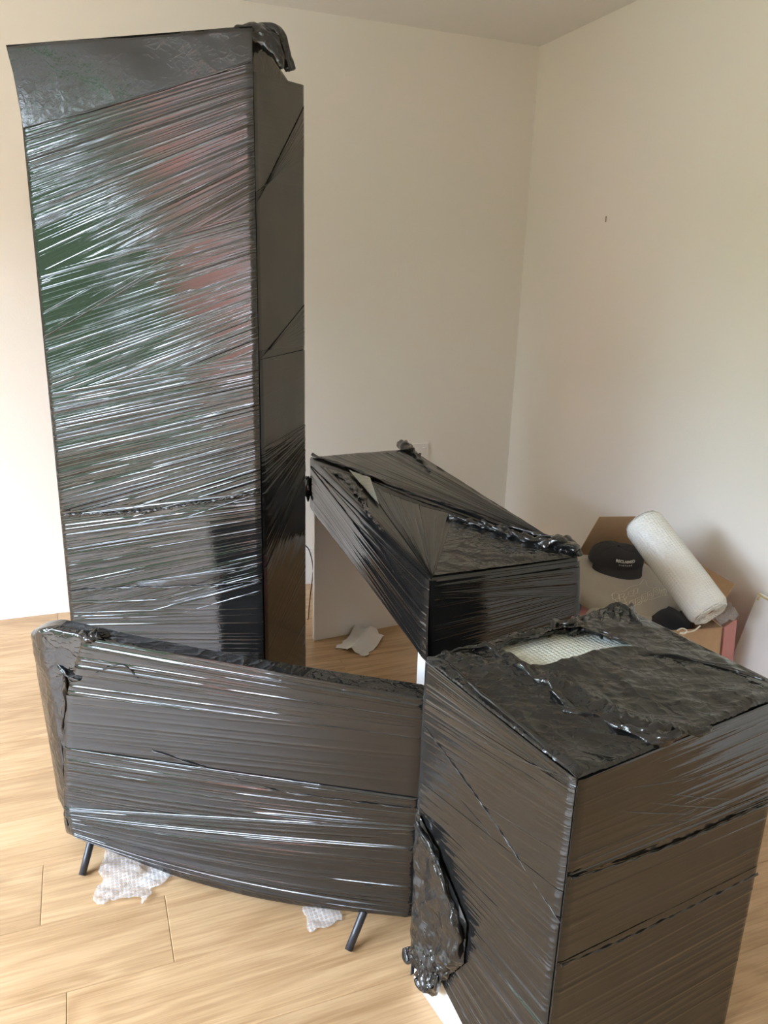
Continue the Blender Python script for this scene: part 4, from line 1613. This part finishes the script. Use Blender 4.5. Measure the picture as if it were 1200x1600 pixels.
def leafy(name, c, r3, seed, label, cat, n=90, group=None):
    th = np.linspace(0, 2 * math.pi, n, endpoint=False)
    ph = np.linspace(.02, math.pi - .02, n // 2)
    TH, PH = np.meshgrid(th, ph)
    D = np.stack([np.cos(TH) * np.sin(PH), np.sin(TH) * np.sin(PH), np.cos(PH)], -1)
    Q = D * 4 + 20
    rr_ = 1 + .35 * (vn(Q[..., 0], Q[..., 1] + Q[..., 2], seed) - .5) + .25 * (vn(Q[..., 0] * 3, Q[..., 1] * 3 + Q[..., 2] * 2.3, seed + 3) - .5)
    P = np.array(c) + D * rr_[..., None] * np.array(r3)
    P[..., 2] = np.maximum(P[..., 2], -.15)
    o = obj(name, make_mesh(name, P.reshape(-1, 3), grid_faces(n, n // 2, True)), M_leaf)
    tag(o, label, cat, group)


def hedge(U, V):
    # long clipped hedge: V runs up the front, over the top and down the back
    y = -2.9 + 13.5 * U
    t = V * 3
    x = np.where(t < 1, -10.0 - .1 * t, np.where(t < 2, -10.1 - .9 * (t - 1), -11.0))
    z = np.where(t < 1, 3.45 * t, np.where(t < 2, 3.45, 3.45 * (3 - t)))
    nz_ = vn(U * 60, V * 14, 301) + .6 * vn(U * 150, V * 36, 302) - .8
    top = .5 * (vn(U * 9, 0 * V, 303) - .5)
    return np.stack([x + .22 * nz_, y, -.15 + z * (1 + top * .25) + .16 * nz_ * (z > .05)], -1)


ho = crumple_sheet('garden_hedge', None, hedge, 260, 90, M_leaf)
tag(ho, 'long tall green hedge outside, across the garden from the patio door', 'hedge')
leafy('garden_tree', (-16, 6.5, 2.4), (1.5, 1.7, 2.6), 305, 'tall green tree behind the hedge in the garden', 'tree')


def brick_mat():
    m_, t, p = new_mat('red_brick')
    br = N(t, 'ShaderNodeTexBrick', Scale=1.0)
    br.inputs['Color1'].default_value = (.36, .13, .085, 1)
    br.inputs['Color2'].default_value = (.28, .10, .07, 1)
    br.inputs['Mortar'].default_value = (.4, .36, .32, 1)
    br.inputs['Brick Width'].default_value = .225
    br.inputs['Row Height'].default_value = .075
    br.inputs['Mortar Size'].default_value = .01
    tc = N(t, 'ShaderNodeTexCoord')
    mp = N(t, 'ShaderNodeMapping')
    mp.inputs['Rotation'].default_value = (math.radians(90), 0, math.radians(90))
    t.links.new(tc.outputs['Object'], mp.inputs[0])
    t.links.new(mp.outputs[0], br.inputs['Vector'])
    t.links.new(br.outputs[0], p.inputs['Base Color'])
    p.inputs['Roughness'].default_value = .9
    return m_


M_brick = brick_mat()
hs = thing('brick_house', 'red brick neighbouring house outside the patio door', 'house', (-12.7, -7.5, -.15))
boxes('wall', [(-14.5, -12, -.15, -11.2, -3.2, 3.7)], M_brick, hs)
M_tiles = simple('roof_tiles', (.16, .09, .07), .8)
me = make_mesh('roof', [(-10.7, -12.2, 3.7), (-10.7, -3.0, 3.7), (-14.8, -3.0, 3.7), (-14.8, -12.2, 3.7), (-12.7, -12.2, 4.5), (-12.7, -3.0, 4.5)],
               [(0, 1, 5, 4), (2, 3, 4, 5), (1, 2, 5), (3, 0, 4), (3, 2, 1, 0)], smooth=False)
obj('roof', me, M_tiles, hs)
M_glassd = simple('dark_glass', (.03, .035, .04), .1)
for y in (-5.4, -8.0, -10.6):
    for z in (1.2,):
        f = boxes('window_frame', [(-11.22, y - .6, z - .1, -11.14, y + .6, z + 1.0)], M_trim, hs)
        boxes('pane', [(-11.15, y - .5, z, -11.13, y + .5, z + .9)], M_glassd, f)
